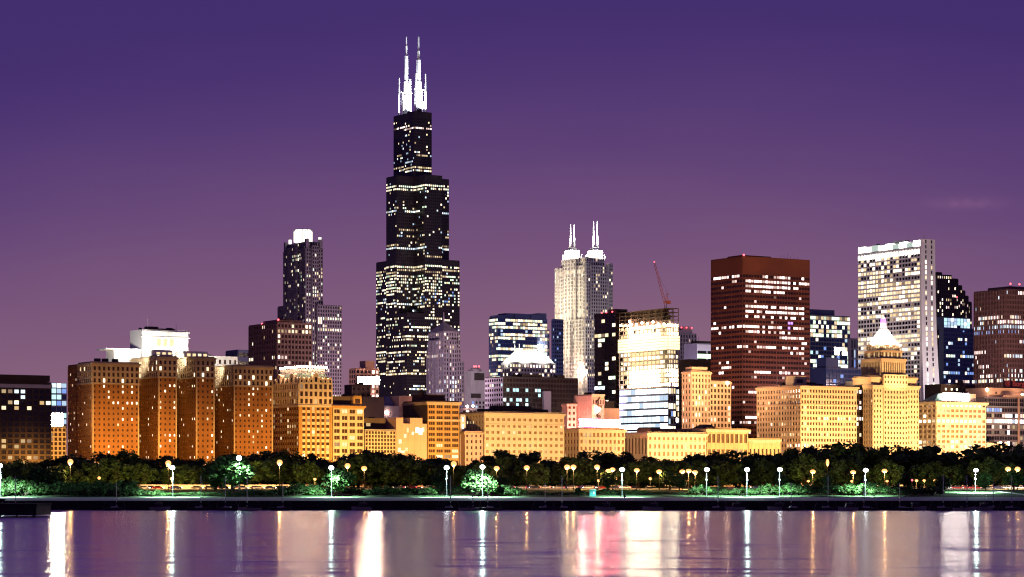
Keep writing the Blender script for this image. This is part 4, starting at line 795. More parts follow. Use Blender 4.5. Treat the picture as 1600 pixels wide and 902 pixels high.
for i in range(21): b.new('crown_lamp').box(-1.0, -.55, wS*(i+.25)/21, wS*(i+.75)/21, zt_w-6, zt_w-2, 'crown_box')
WHT = (b, wE, wS, zt_w)
# stepped dark tower
b = Bld('stepped_tower', 'dark tower with a rounded stepped top right of the white tower', 1464, 2600, wall='bronze_steel', lit=dict(p=.1, act=.15, on=.5, pal='aabp', rects=[(1466, 1520, 468, 482, .5, 'pab')]), fe=dict(bw=3, fh=4, pf=.42, sf=.35, dp=.6, ds=.3), fs=None)
for i, (xr, y) in enumerate(((1487, 430), (1497, 435), (1503, 445), (1508, 453), (1513, 461), (1518, 470))): b.block((b.E((1487, 1497, 1503, 1508, 1513)[i-1])+.01 if i else 0), b.E(xr), 0, 24, 0, b.z(y))
b.block(2, 10, 3, 14, b.z(430), b.z(426), None, None); b.beacon(b.E(1494), -.8, b.z(464), .9); b.fe = None
# bluish tower with a lit glass top
b = bl('indigo_tower', 'indigo glass tower with a bright glass box on its roof', 1474, 2300, 1467, 1522, 513, None, 'blue_panel', dict(bw=3, fh=4, pf=.16, sf=.36, dp=.3, ds=.25), None, glassk='B', lit=dict(p=.12, act=.3, on=.35, pal='fnca', rects=[(1466, 1522, 513, 530, .04, 'n'), (1474, 1490, 555, 560, .6, 'g'), (1467, 1475, 575, 600, .7, 'cg'), (1480, 1515, 594, 600, .6, 'p')]))
b.block(b.E(1479), b.E(1520), 4, 20, b.T, b.z(496), dict(bw=4, nf=3, pf=.08, sf=.1, lit=dict(p=.9, act=0, spal='ctcf')), None, 'blue_panel'); b.beacon(b.E(1505), -.5, b.T-3, .8, 'lit_window_n')
b = bl('brown_block', 'low dark brown block with three small lights behind the round windowed block', 1470, 1830, 1462, 1524, 602, 18, 'dark_brick', None, None, lit=dict(p=0))
for x in (1478, 1487, 1495): b.pane('E', (b.E(x), -.06, b.z(608)), 1.6, 1.6, 'a')
b.clutter(b.LE*.6, b.LE*.8, 2, 12, b.T+.9, 3, 8, 'dark_brick')
# brown striped tower with the red roof letters
b = bl('striped_tower', 'brown striped office tower with red letters on its lower roof at the right edge', 1572, 2050, 1522, 1640, 453, None, 'brown_granite', dict(bw=1.9, fh=4.1, pf=.34, sf=.34, dp=.6, ds=.25), dict(bw=1.9, fh=4.1, pf=.34, sf=.34, dp=.6, ds=.25), glassk='z', cat='office tower',
       lit=dict(joint=1, p=.03, act=.15, on=.5, flip=.1, pal='cpap', rects=[(1522, 1600, 507, 514, .8, 'fc'), (1522, 1600, 516, 524, .55, 'fnn'), (1536, 1565, 498, 506, .4, 'py'), (1556, 1600, 534, 539, .6, 'cp'), (1522, 1542, 550, 554, .9, 'p'), (1585, 1600, 556, 561, .8, 'c'), (1530, 1546, 570, 578, .7, 'p'), (1580, 1600, 574, 586, .6, 'cp'), (1522, 1600, 592, 600, .9, 'ca'), (1530, 1600, 583, 589, .6, 'cp'), (1590, 1600, 455, 460, .9, 'p')]))
b.block(b.E(1582), b.LE, 3, 30, b.T, b.z(448), None, None, 'brown_granite')
for px_ in (1583, 1597): b.new('antenna').tube((b.E(px_), 3.2, b.T), (b.E(px_), 3.2, b.z(444)), .2, 'steel_grey'); b.beacon(b.E(px_), 3.2, b.z(444), .8)
for q in (1600, 1604): pass
STR = b
b = bl('sign_block', 'brown block with a red lettered rooftop sign, under the striped tower', 1568, 1900, 1560, 1660, 607, 20, 'brown_granite', None, None, lit=dict(p=0))
sg = b.mb('sign_board'); x0 = b.E(1569); sg.box(x0, b.E(1620), .8, 1.2, b.T+.9, b.z(594.5), 'brown_granite')
cu = bpy.data.curves.new('letters', 'FONT'); cu.body = '\u24b7 BorgWarner'; cu.size = 6.6; cu.extrude = .12
mat('red_letter', (.25, .03, .03), .5, .1, emit=(1, .12, .10), es=.28); cu.materials.append(MATS['red_letter'])
LETTERS = (b, cu, x0)
# ------------------------------------------------------------------ ground, water, quay
PROF = [(884, 3.3), (940, 4.4), (1012, 7.0), (1050, 7.2), (1100, 6.5), (60000, 6.5)]
def gz(Y):
    for (a, za), (b, zb) in zip(PROF, PROF[1:]):
        if Y <= b: return za+(zb-za)*(Y-a)/(b-a)
    return 6.5
def strip(name, y0, y1, x0, x1, m, lift, kind='structure'):
    ys = sorted({y0, y1} | {p[0] for p in PROF if y0 < p[0] < y1}); mb = MB()
    for a, b in zip(ys, ys[1:]): mb.poly([(x0, a, gz(a)+lift), (x1, a, gz(a)+lift), (x1, b, gz(b)+lift), (x0, b, gz(b)+lift)], m)
    o = mb.build(name); o['kind'] = kind; return o
mat('lawn', (.03, .062, .02), .95, .45, .35); mat('asphalt', (.055, .052, .05), .8, .25, .3); mat('promenade_concrete', (.42, .41, .38), .8, .15, .25); mat('road_paint', (.7, .68, .6), .7, .1, 1)
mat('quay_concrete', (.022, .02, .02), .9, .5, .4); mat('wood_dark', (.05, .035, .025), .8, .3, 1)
strip('ground', 884, 60000, -30000, 30000, 'lawn', 0)
strip('promenade', 886.5, 934, -900, 900, 'promenade_concrete', .004)
strip('road', 1014, 1042, -1200, 1200, 'asphalt', .004)
for i, yy in enumerate((1013.4, 1042.02)):
    mb = MB(); mb.box(-1200, 1200, yy, yy+.55, gz(yy)-.1, gz(yy)+.13, 'promenade_concrete'); o = mb.build('kerb'); o['kind'] = 'structure'
mb = MB()
for yy in (1020.9, 1027.8, 1034.8):
    for i in range(-100, 100): mb.poly([(i*9, yy, gz(yy)+.009), (i*9+4, yy, gz(yy)+.009), (i*9+4, yy+.16, gz(yy+.16)+.009), (i*9, yy+.16, gz(yy+.16)+.009)], 'road_paint')
o = mb.build('road_markings'); o['kind'] = 'structure'
# path across the lawn at the right
mb = MB(); q = [(wx(1548, 960), 938), (wx(1556, 960), 938), (wx(1600, 990)+20, 1006), (wx(1592, 990)+20, 1006)]
q = [(wx(1552, 1000), 1008), (wx(1640, 935), 937), (wx(1622, 935), 937), (wx(1541, 1000), 1008)]
mb.poly([(p[0], p[1], gz(p[1])+.006) for p in q], 'promenade_concrete'); o = mb.build('footpath'); o['kind'] = 'structure'
street = MB(); n0, n1 = -260, 760
street.poly([mpt(n0, 8, 6.51), mpt(n0, 30, 6.51), mpt(n1, 30, 6.51), mpt(n1, 8, 6.51)], 'asphalt'); o = street.build('street'); o['kind'] = 'structure'
# quay wall with coping and stepped foot
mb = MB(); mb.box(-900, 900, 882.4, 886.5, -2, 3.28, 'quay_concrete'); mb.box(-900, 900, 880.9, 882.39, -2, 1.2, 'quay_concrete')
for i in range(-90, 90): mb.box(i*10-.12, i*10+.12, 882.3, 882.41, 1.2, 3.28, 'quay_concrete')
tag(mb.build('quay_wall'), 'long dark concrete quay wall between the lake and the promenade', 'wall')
# jetty in the left foreground
jt = empty('jetty', (wx(0, 715), 715, 0)); tag(jt, 'black jetty platform jutting into the water at the left', 'jetty')
x1 = wx(57, 715)-jt.location.x
m = MB(); m.box(-60, x1, 0, 22, .5, 3.75, 'black_rubber'); m.box(-60, x1+.25, -.25, 22.2, 3.3, 3.95, 'quay_concrete'); m.build('deck', jt)
for i in range(9):
    m = MB(); m.cyl(x1-.9-i*5, .6, -2, .6, .45, 'wood_dark', .4, 8); m.build('pile', jt)
bo = empty('work_boat', (wx(0, 730)-3.5, 726, 3.95)); tag(bo, 'dark boat shape laid up on the black jetty at the left edge', 'boat')
m = MB(); m.prism([(-4, -2), (3.6, -1.6), (5.2, 0), (3.6, 1.6), (-4, 2)], .2, 1.3, 'black_rubber', [(-4.2, -2.3), (4, -1.9), (6.2, 0), (4, 1.9), (-4.2, 2.3)]); m.build('hull', bo)
m = MB(); m.prism([(-2.8, -1.5), (1.6, -1.4), (1.6, 1.4), (-2.8, 1.5)], 1.3, 3.6, 'bronze_steel', [(-2.6, -1.3), (.8, -1.2), (.8, 1.2), (-2.6, 1.3)]); m.build('cabin', bo)
m = MB(); m.box(-3, 2, -.3, .3, 0, .2, 'wood_dark'); m.build('cradle', bo)
# water
WAVE1 = (.014, .27, 0); WAVE2 = (.003, .045, 0)
wm = bpy.data.materials.new('lake_water'); wm.use_nodes = True; t = wm.node_tree; t.nodes.clear()
o_ = t.nodes.new('ShaderNodeOutputMaterial'); pb = t.nodes.new('ShaderNodeBsdfPrincipled'); t.links.new(pb.outputs[0], o_.inputs[0])
pb.inputs['Metallic'].default_value = .92; pb.inputs['Base Color'].default_value = (.97, .92, .95, 1); pb.inputs['Roughness'].default_value = .185; pb.inputs['IOR'].default_value = 1.333; pb.inputs['Specular IOR Level'].default_value = 1.0
def wave_noise(sc, det=3, seed=0):
    tcn = t.nodes.new('ShaderNodeTexCoord'); mpn = t.nodes.new('ShaderNodeMapping'); mpn.inputs['Scale'].default_value = sc; mpn.inputs['Location'].default_value = (seed*13.7, seed*7.1, 0)
    n1 = t.nodes.new('ShaderNodeTexNoise'); n1.inputs['Scale'].default_value = 1.0; n1.inputs['Detail'].default_value = det; n1.inputs['Roughness'].default_value = .6
    t.links.new(tcn.outputs['Object'], mpn.inputs[0]); t.links.new(mpn.outputs[0], n1.inputs['Vector']); return n1
def vmath(op, a_, b_):
    n = t.nodes.new('ShaderNodeVectorMath'); n.operation = op
    for i, q in enumerate((a_, b_)):
        if isinstance(q, tuple): n.inputs[i].default_value = q
        elif q is not None: t.links.new(q, n.inputs[i])
    return n.outputs[0]
w1 = vmath('MULTIPLY', vmath('SUBTRACT', wave_noise((.055, .15, .1), 5).outputs['Color'], (.5, .5, .5)), WAVE1)
w2 = vmath('MULTIPLY', vmath('SUBTRACT', wave_noise((.018, .022, .1), 3, 2).outputs['Color'], (.5, .5, .5)), WAVE2)
nr = vmath('NORMALIZE', vmath('ADD', vmath('ADD', w1, w2), (0, 0, 1)), None); t.links.new(nr, pb.inputs['Normal'])
pb.inputs['Anisotropic'].default_value = .62; tg = t.nodes.new('ShaderNodeCombineXYZ'); tg.inputs[1].default_value = 1; t.links.new(tg.outputs[0], pb.inputs['Tangent'])
MATS['lake_water'] = wm
mb = MB(); mb.poly([(-5000, -400, 0), (5000, -400, 0), (5000, 884, 0), (-5000, 884, 0)], 'lake_water'); o = mb.build('water'); o['kind'] = 'structure'

# ------------------------------------------------------------------ labels that tell look-alikes apart by what they stand before
ANCH = [(102, 'the dark apartment slab'), (232, "the brick hotel's left wing"), (346, "the brick hotel's middle wings"), (428, "the brick hotel's right wing"), (520, 'the mansard hotel'), (569, 'the yellow ten storey block'), (619, 'the pale lattice block'),
        (667, 'the blank pink wall'), (718, 'the narrow orange block'), (754, 'the low pink block'), (882, 'the long flat cream hotel'), (976, 'the plain cream block'), (1103, 'the arched cream block'), (1168, 'the arcaded ochre block'), (1222, 'the lowest ochre block'),
        (1340, 'the peach grid block'), (1435, 'the beacon tower'), (1540, 'the round windowed block'), (9999, 'the banded glass block')]
ORD = ['first', 'second', 'third', 'fourth', 'fifth', 'sixth', 'seventh', 'eighth', 'ninth', 'tenth', 'eleventh', 'twelfth', 'thirteenth', 'fourteenth']
PEND = {}
def later(o, x, desc, prep='before'): PEND.setdefault((desc, prep), []).append((x, o))
def flush():
    for (desc, prep), lst in PEND.items():
        g = {}
        for x, o in sorted(lst, key=lambda q: q[0]):
            g.setdefault(next(a for e, a in ANCH if x < e), []).append(o)
        for a, os_ in g.items():
            for i, o in enumerate(os_):
                o['label'] = f'{desc} {prep} {a}' + ('' if len(os_) == 1 else f', {ORD[i]} from the left')
# ------------------------------------------------------------------ trees: tapered trunk with limbs, crown of leaf clumps
mat('bark', (.06, .045, .032), .9, .3, 1.5)
for nme, c in (('leaf_dark', (.026, .048, .013)), ('leaf_mid', (.038, .085, .020)), ('leaf_light', (.06, .14, .036))): mat(nme, c, .7, .3, .4)
def leaf_mb(rnd, clumps, per, size, mats=('leaf_dark', 'leaf_mid', 'leaf_mid', 'leaf_light')):
    m = MB()
    for (c, r) in clumps:
        mm = rnd.choice(mats)
        for _ in range(per):
            d = Vector((rnd.gauss(0, 1), rnd.gauss(0, 1), rnd.gauss(0, 1))).normalized(); p = Vector(c)+d*r*rnd.uniform(.45, 1.05)
            nrm = (d+Vector((rnd.gauss(0, .6), rnd.gauss(0, .6), rnd.gauss(0, .6)+.3))).normalized(); u = nrm.orthogonal().normalized(); w = nrm.cross(u)
            a = rnd.uniform(0, 6.28); u, w = u*math.cos(a)+w*math.sin(a), w*math.cos(a)-u*math.sin(a); s = size*rnd.uniform(.6, 1.25)
            m.poly([p-u*s, p-w*s*.55, p+u*s, p+w*s*.55], mm if rnd.random() < .75 else rnd.choice(mats))
    return m
def make_tree(seed, hgt=12., rad=6.5, trunk=2.6, per=34, ncl=70, size=.62, flat=1.0):
    rnd = random.Random(seed); root = empty('park_tree', (0, -200, -100)); m = MB()
    cz = trunk+(hgt-trunk)*.5; rz = (hgt-trunk)*.52
    cl = []
    for _ in range(ncl):
        d = Vector((rnd.gauss(0, 1), rnd.gauss(0, 1), rnd.gauss(0, 1))).normalized(); q = rnd.uniform(.45, 1)**.5
        lob = 1+.22*math.sin(3*math.atan2(d.y, d.x)+seed)+.15*math.sin(5*math.atan2(d.y, d.x)+seed*2)
        zz = d.z*rz*q*(1 if d.z > 0 else .8)
        cl.append(((d.x*rad*.82*q*lob, d.y*rad*.82*q*lob, cz+zz), rnd.uniform(.9, 1.7)))
    p = Vector((0, 0, -.3)); segs = []
    for i in range(4):
        q = p+Vector((rnd.uniform(-.25, .25), rnd.uniform(-.25, .25), (cz)/4)); m.tube(p, q, .42-.07*i, 'bark', .35-.07*i, 8); p = q; segs.append(q)
    for i in range(9):
        a = rnd.choice(segs); e = Vector(rnd.choice(cl)[0]); mid = (a+e)/2+Vector((0, 0, .5)); m.tube(a, mid, .17, 'bark', .11, 5); m.tube(mid, e, .11, 'bark', .04, 5)
    m.build('trunk', root); leaf_mb(rnd, cl, per, size).build('crown', root)
    kids(root); return root, hgt, rad
BIG = [make_tree(i, 12, 7.6, 1.9, 40, 84, .66) for i in range(4)]
SMALL = [make_tree(20+i, 8, 3.8, 1.3, 34, 46, .5) for i in range(3)]
PROFT = [(-40, 716), (60, 722), (96, 718), (130, 712), (200, 708), (225, 716), (262, 712), (300, 718), (330, 722), (345, 716), (380, 710), (418, 706), (455, 710), (495, 716), (516, 727), (540, 716), (572, 705), (600, 706), (632, 713), (660, 712), (695, 718), (722, 722), (735, 722), (765, 712), (800, 706), (838, 706),
         (862, 720), (880, 716), (925, 706), (975, 706), (1010, 714), (1036, 714), (1056, 726), (1075, 713), (1095, 716), (1130, 704), (1165, 707), (1190, 709), (1225, 708), (1245, 702), (1275, 697), (1310, 695), (1345, 697), (1390, 701), (1420, 703), (1452, 700), (1476, 706), (1500, 718), (1515, 726), (1530, 716), (1556, 700), (1585, 695), (1640, 697)]
def ptop(x):
    for (a, ya), (b, yb) in zip(PROFT, PROFT[1:]):
        if x <= b: return ya+(yb-ya)*(x-a)/(b-a)
    return 700
rt = random.Random(5); used = set()
def plant(protos, x, d, ytop, name_desc, group, wide=1.0, zb=None, k=None):
    i = (k if k is not None else rt.randrange(len(protos))); root, h, r = protos[i]
    o = root if root.name not in used else copy_tree(root); used.add(root.name)
    zb = gz(d) if zb is None else zb; s = (wz(ytop, d)-zb)/(h*1.0)
    o.location = (wx(x, d), d, zb); o.scale = (s*wide, s*wide, s); o.rotation_euler = (0, 0, rt.uniform(0, 6.28)); o['category'] = 'tree'; o['group'] = group
    later(o, x, name_desc); return o
x = -25
while x < 1630:        # the back row carries the skyline of the crowns
    y = ptop(x); d = rt.uniform(1170, 1260); plant(BIG, x, d, y+rt.uniform(-3, 6), 'tall dark back row tree', 'tall trees of the back row in the park', rt.uniform(1.05, 1.75))
    x += rt.choice((22, 32, 44))
x = -15
while x < 1630:
    if not (1500 < x < 1535):
        d = rt.uniform(1062, 1110); plant(BIG, x, d, max(ptop(x)+6, rt.uniform(713, 735)), 'broad dark front row tree', 'broad trees of the front row in the park', rt.uniform(1.0, 1.6))
    x += rt.choice((28, 40, 52, 64))
x = -20
while x < 1630:        # low young trees close the gaps under the tall ones
    plant(SMALL, x, rt.uniform(1120, 1150), rt.uniform(735, 742), 'low dark middle row tree', 'low trees of the middle row in the park', rt.uniform(1.9, 2.4)); x += rt.uniform(26, 34)
# lamp lit small trees near the promenade
for x, yt, d, w, ds in ((530, 733, 947, 1.15, 'turquoise lit round tree by lamp'), (745, 735, 947, 1.25, 'brightest pale lamp lit tree'), (764, 748, 945, 1.1, 'small lamp lit tree with a leaning crown'), (362, 714, 983, 1.4, 'green lit tree around a hidden white lamp'), (337, 724, 1000, 1.3, 'half lit tree left of the green lit one'),
                      (30, 744, 1004, 1.2, 'small olive tree at the far left'), (60, 733, 1006, 1.1, 'warm lit small tree behind the hedge'), (85, 731, 1006, 1.2, 'green brown small tree beside an orange lamp'), (207, 753, 952, 1.2, 'round lamp lit bushy tree'), (690, 738, 985, 1.0, 'small green tinged tree left of a white lamp'),
                      (950, 738, 1008, 1.1, 'yellow lit small tree under orange lamps'), (1046, 738, 1008, 1.2, 'amber lit small tree under twin orange lamps'), (1062, 742, 1004, 1.0, 'olive lit small tree near the hedge'), (785, 742, 1006, 1.1, 'olive small tree right of the brightest tree'), (904, 762, 948, .9, 'thin dark tree on the bright promenade edge'),
                      (1222, 742, 1003, 1.0, 'dark small pine shaped tree'), (1292, 742, 1003, 1.0, 'dark small tree between two orange lamps'), (1473, 745, 968, 1.0, 'dark spreading tree at the left end of the lawn'), (1540, 740, 1004, 1.2, 'dark round tree right of the white lamp'), (1583, 738, 1004, 1.3, 'dark broad tree at the right end of the lawn')):
    plant(SMALL, x, d, yt, ds, 'small trees near the promenade', w)
# shrubs
def make_shrub(seed):
    rnd = random.Random(seed); root = empty('shrub', (0, -200, -100)); cl = []
    for _ in range(34):
        a = rnd.uniform(0, 6.28); q = rnd.random()**.5; cl.append(((3.4*q*math.cos(a), 2.4*q*math.sin(a), .6+1.9*(1-q*q*.75)*rnd.uniform(.35, 1)), rnd.uniform(.55, .95)))
    leaf_mb(rnd, cl, 30, .34).build('foliage', root)
    m = MB()
    for i in range(5): m.tube((rnd.uniform(-.5, .5), rnd.uniform(-.3, .3), -.2), Vector(rnd.choice(cl)[0]), .09, 'bark', .03, 5)
    m.build('stem', root); kids(root); return root, 3.0, 3.4
SHR = [make_shrub(40+i) for i in range(4)]
def hedge(xa, xb, ya, yb, da, step, desc):
    x = xa
    while x <= xb:
        d = da+rt.uniform(-6, 6); i = rt.randrange(4); root = SHR[i][0]; o = root if root.name not in used else copy_tree(root); used.add(root.name)
        yt = ya+(yb-ya)*(x-xa)/max(1, xb-xa)+rt.uniform(-2.5, 2.5); s = (wz(yt, d)-gz(d))/3.0
        o.location = (wx(x, d), d, gz(d)); o.scale = (max(1, s)*rt.uniform(.95, 1.2), 1.2, s); o.rotation_euler = (0, 0, rt.uniform(-.4, .4)+rt.choice((0, 3.14))); o['category'] = 'shrub'; o['group'] = 'shrubs along the promenade'
        later(o, x, desc); x += step*rt.uniform(.8, 1.2)
hedge(-8, 50, 748, 750, 955, 15, 'pale green lamp lit shrub')
hedge(62, 195, 752, 753, 962, 17, 'big dark green shrub'); hedge(120, 215, 758, 756, 948, 24, 'low dark green front shrub')
hedge(222, 345, 767, 768, 950, 15, 'green lit hedge shrub'); hedge(352, 440, 768, 764, 950, 16, 'teal green hedge shrub'); hedge(446, 505, 757, 758, 956, 15, 'leafy green shrub')
hedge(552, 680, 760, 762, 958, 18, 'nearly black shrub'); hedge(690, 735, 752, 756, 968, 18, 'dim green shrub'); hedge(775, 815, 760, 762, 955, 16, 'dark mound shrub')
hedge(842, 910, 767, 768, 960, 17, 'dark green low shrub'); hedge(936, 1000, 765, 767, 962, 14, 'grey green lit shrub'); hedge(1004, 1080, 768, 768, 965, 15, 'dark clipped shrub')
hedge(1096, 1130, 758, 762, 962, 13, 'silvery lit shrub'); hedge(1134, 1185, 762, 762, 960, 13, 'bright green lit shrub'); hedge(1200, 1228, 757, 757, 958, 13, 'green lit shrub'); hedge(1236, 1305, 757, 757, 962, 15, 'deep green shrub')
hedge(1314, 1390, 755, 757, 958, 13, 'vivid green lit shrub'); hedge(1398, 1460, 757, 762, 958, 14, 'dim green shrub by the lawn')
# ------------------------------------------------------------------ lamps
mat('globe_orange', (.5, .4, .3), .3, 0, emit=(1, .40, .11), es=2.0); mat('globe_white', (.5, .5, .5), .3, 0, emit=(.86, .97, 1), es=16); mat('lamp_pole_grey', (.13, .13, .14), .5, .1, 1, .4); mat('lamp_pole_dark', (.03, .03, .03), .5, .1, 1, .4)
def lamp_proto(name, hgt, gl, globe, pole, arm):
    root = empty(name, (0, -200, -100)); m = MB(); m.cyl(0, 0, 0, .8, .28, pole, .2, 8); m.cyl(0, 0, .8, hgt-.9, .14, pole, .08, 8); m.build('pole', root)
    if arm:
        m = MB(); m.tube((0, 0, hgt-1.0), (0, -.7, hgt-.2), .06, pole, .05, 6); m.tube((0, -.7, hgt-.2), (0, -1.2, hgt+.25), .05, pole, .05, 6); m.build('arm', root)
        m = MB(); m.prism([(-.3, -1.7), (.3, -1.7), (.3, -.8), (-.3, -.8)], hgt+.2, hgt+.5, pole, [(-.2, -1.6), (.2, -1.6), (.2, -.9), (-.2, -.9)]); m.build('lamp_hood', root); c = (0, -1.25, hgt)
    else:
        m = MB(); m.cyl(0, 0, hgt-.95, hgt-.6, .1, pole, .3, 8); m.build('lamp_holder', root); c = (0, -.02, hgt)
        m = MB(); m.cyl(0, 0, hgt+.42, hgt+.7, .34, pole, .06, 8); m.build('lamp_cap', root)
    m = MB(); m.ball(c, gl, globe, .8, 10, 8); m.build('lamp_globe', root); kids(root); return root, hgt
LO = lamp_proto('street_lamp', 9.0, 1.2, 'globe_orange', 'lamp_pole_dark', False); LS = lamp_proto('path_lamp', 4.0, .7, 'globe_orange', 'lamp_pole_dark', False); LW = lamp_proto('promenade_lamp', 11.0, 1.0, 'globe_white', 'lamp_pole_grey', True)
m = MB(); m.box(-.35, .35, -.3, .3, 6.6, 7.1, 'lamp_pole_grey'); ob = m.build('control_box', LW[0]); KIDS[LW[0].name].append(ob)
def lamp(proto, x, y, d, desc, group, power, col, cat='street lamp', off=(0, 0, 0), zmin=None):
    root, h = proto; o = root if root.name not in used else copy_tree(root); used.add(root.name); zt = wz(y, d); zb = gz(d); s = (zt-zb)/h
    o.location = (wx(x, d), d, zb); o.scale = (1, 1, s); o['category'] = cat; o['group'] = group; later(o, x, desc, 'before')
    if power:
        p = (wx(x, d)+off[0], d-1.0+off[1], zt-1.1+off[2]); point(p, power*((0 if x in (374, 698, 972, 1104, 1218, 1352) else .34) if col is WH else .5), col, .28)
        spot((p[0], p[1], p[2]-.1), (p[0], p[1]+(3 if col is WH else 14), p[2]-(10 if col is WH else 8)), power*(7 if col is WH else rt.choice((1, 2, 3, 6))), col, 124 if col is WH else 150, .5, .2)
OR = (1, .50, .14); WH = (.66, 1.0, .88)
POW = 5200
for x, y, k in ((110, 722, 1.5), (263, 724, 1.7), (437, 723, 1.5), (543, 728, .6), (569, 732, .3), (709, 725, .4), (776, 732, .7), (823, 731, .7), (886, 730, 1.2), (896, 730, 1.2), (933, 730, 1.7), (951, 736, .5), (957, 734, 1.4), (995, 735, 1.2), (1030, 737, .9), (1066, 737, .5), (1076, 736, 1.3), (1086, 738, .6), (1270, 737, 1.4), (1333, 738, 1.2), (1382, 736, 1.6), (1575, 733, .7), (1590, 733, .5), (322, 729, .5)):
    lamp(LO, x, y, 1008+(x*7 % 5), 'orange lamp on dark pole', 'orange lamps along the lakeside road', POW*k*(.8 if x in (886, 896, 951, 957) else 1), OR)
for x, y, k in ((62, 744, .9), (88, 748, .5), (97, 737, .4), (268, 748, 1.2), (324, 749, .5), (492, 749, .3), (935, 751, .3), (1016, 748, .4), (1073, 751, .3), (1263, 752, .3), (1331, 752, .4), (1386, 752, .3), (1432, 751, .5), (1444, 751, .5), (1461, 751, .4), (1293, 723, .1), (155, 747, .2), (153, 757, .1), (962, 748, .2)):
    lamp(LS, x, y, 1049+(x*3 % 7), 'small orange path lamp', 'small lamps beyond the road', 1800*k, OR, 'path lamp')
for x, y, k, d in ((1, 728, 1.6, 936), (270, 731, 1.5, 938), (518, 731, 1.2, 938), (698, 731, .8, 938), (754, 730, 2.2, 938), (972, 734, .9, 938), (1167, 734, 1.4, 938), (1524, 735, 2.2, 978), (1218, 734, .7, 947), (1104, 734, .6, 947), (1352, 735, .9, 947), (374, 716, 1.3, 975)):
    lamp(LW, x, y, d, 'cold white lamp on tall pole', 'white lamps along the promenade', 15000*k, WH, off=(0, -1.2, .2))
for x, y, d, tx, ty, td, P in ((518, 731, 938, 531, 748, 947, 60), (754, 730, 938, 746, 748, 947, 130), (754, 730, 938, 765, 760, 945, 60), (374, 716, 975, 360, 728, 983, 40), (1, 728, 936, 24, 760, 955, 150), (270, 731, 938, 290, 770, 950, 80), (1167, 734, 938, 1170, 766, 960, 90), (1352, 735, 947, 1350, 764, 958, 40), (1218, 734, 947, 1214, 764, 958, 22), (698, 731, 938, 688, 748, 985, 20), (972, 734, 938, 970, 768, 962, 25)):
    p = Vector((wx(x, d), d-1.6, wz(y, d)-.6)); spot(p, (wx(tx, td), td, wz(ty, td)), P*1000, WH, 80, .8, .2)
# traffic signal
ts = empty('traffic_light', (wx(1425, 1045), 1045, gz(1045))); tag(ts, 'traffic light showing red beside the lakeside road', 'traffic light'); zt = wz(751, 1045)-gz(1045)
m = MB(); m.cyl(0, 0, 0, zt-.6, .12, 'lamp_pole_dark', .09, 8); m.build('pole', ts); m = MB(); m.box(-.22, .22, -.2, .2, zt-.7, zt+.55, 'lamp_pole_dark'); m.build('signal_head', ts)
m = MB(); m.ball((0, -.3, zt+.15), .42, 'lit_beacon'); m.build('red_signal', ts)
# ------------------------------------------------------------------ cars on the lakeside road
mat('tyre', (.02, .02, .02), .9, 0); mat('rim', (.5, .5, .5), .3, 0, 1, .8); mat('headlight_glow', (.5, .5, .5), .3, 0, emit=(1, .94, .80), es=14); mat('tail_glow', (.3, .05, .05), .3, 0, emit=(1, .06, .10), es=6)
PAINT = [('silver', (.55, .56, .58)), ('white', (.75, .75, .74)), ('black', (.02, .02, .022)), ('dark red', (.25, .02, .02)), ('navy', (.03, .04, .12)), ('grey', (.2, .2, .21))]
for n, c in PAINT: mat('car_paint_'+n.replace(' ', '_'), c, .25, .03, 1, .2, .5)
def make_car(paint):
    root = empty('car', (0, -200, -100)); pm = 'car_paint_'+paint.replace(' ', '_'); m = MB()
    side = [(-2.2, .35), (2.2, .35), (2.25, .65), (2.1, .82), (1.1, .95), (-1.9, 1.0), (-2.25, .9)]
    def ext(pts, w0, mm, mb, w1=None):
        n = len(pts); i = len(mb.v); k = mb.mi(mm)
        mb.v += [(p[0], -w0, p[1]) for p in pts]+[(p[0], w0, p[1]) for p in pts]
        mb.f.append(tuple(range(i, i+n))); mb.m.append(k); mb.f.append(tuple(range(i+2*n-1, i+n-1, -1))); mb.m.append(k)
        for j in range(n): mb.f.append((i+j, i+n+j, i+n+(j+1) % n, i+(j+1) % n)); mb.m.append(k)
    ext(side, .88, pm, m); ext([(.55, 1.40), (.45, 1.46), (-1.1, 1.46), (-1.2, 1.40)], .70, pm, m); m.build('body', root)
    m = MB(); ext([(1.15, .95), (.52, 1.41), (-1.15, 1.41), (-1.75, 1.0)], .74, 'dark_glass', m); m.build('window', root)
    for sx in (-1.35, 1.4):
        for sy in (-1, 1):
            m = MB(); m.tube((sx, sy*.72, .33), (sx, sy*.92, .33), .33, 'tyre', .33, 14); w = m.build('wheel', root); m = MB(); m.tube((sx, sy*.9, .33), (sx, sy*.94, .33), .2, 'rim', .18, 10); r_ = m.build('rim', w); KIDS.setdefault(w.name, []).append(r_)
    for sy in (-.62, .62):
        m = MB(); m.ball((2.22, sy, .68), .2, 'headlight_glow', .7, 8, 6); m.build('headlight', root); m = MB(); m.ball((-2.24, sy, .82), .19, 'tail_glow', .6, 8, 6); m.build('tail_light', root)
    kids(root); return root
CARS = {n: make_car(n) for n, _ in PAINT}
rc = random.Random(9)
cars = []
for x0, x1, st, lane, dr in ((226, 480, 25, 0, 1), (238, 478, 33, 1, 1), (620, 720, 28, 2, -1), (795, 985, 21, 2, -1), (800, 980, 27, 3, -1), (1180, 1250, 25, 3, -1), (1476, 1610, 21, 0, 1), (1482, 1610, 26, 1, 1)):
    x = x0
    while x < x1: cars.append((x+rc.uniform(-4, 4), lane, dr)); x += st*rc.uniform(.8, 1.25)
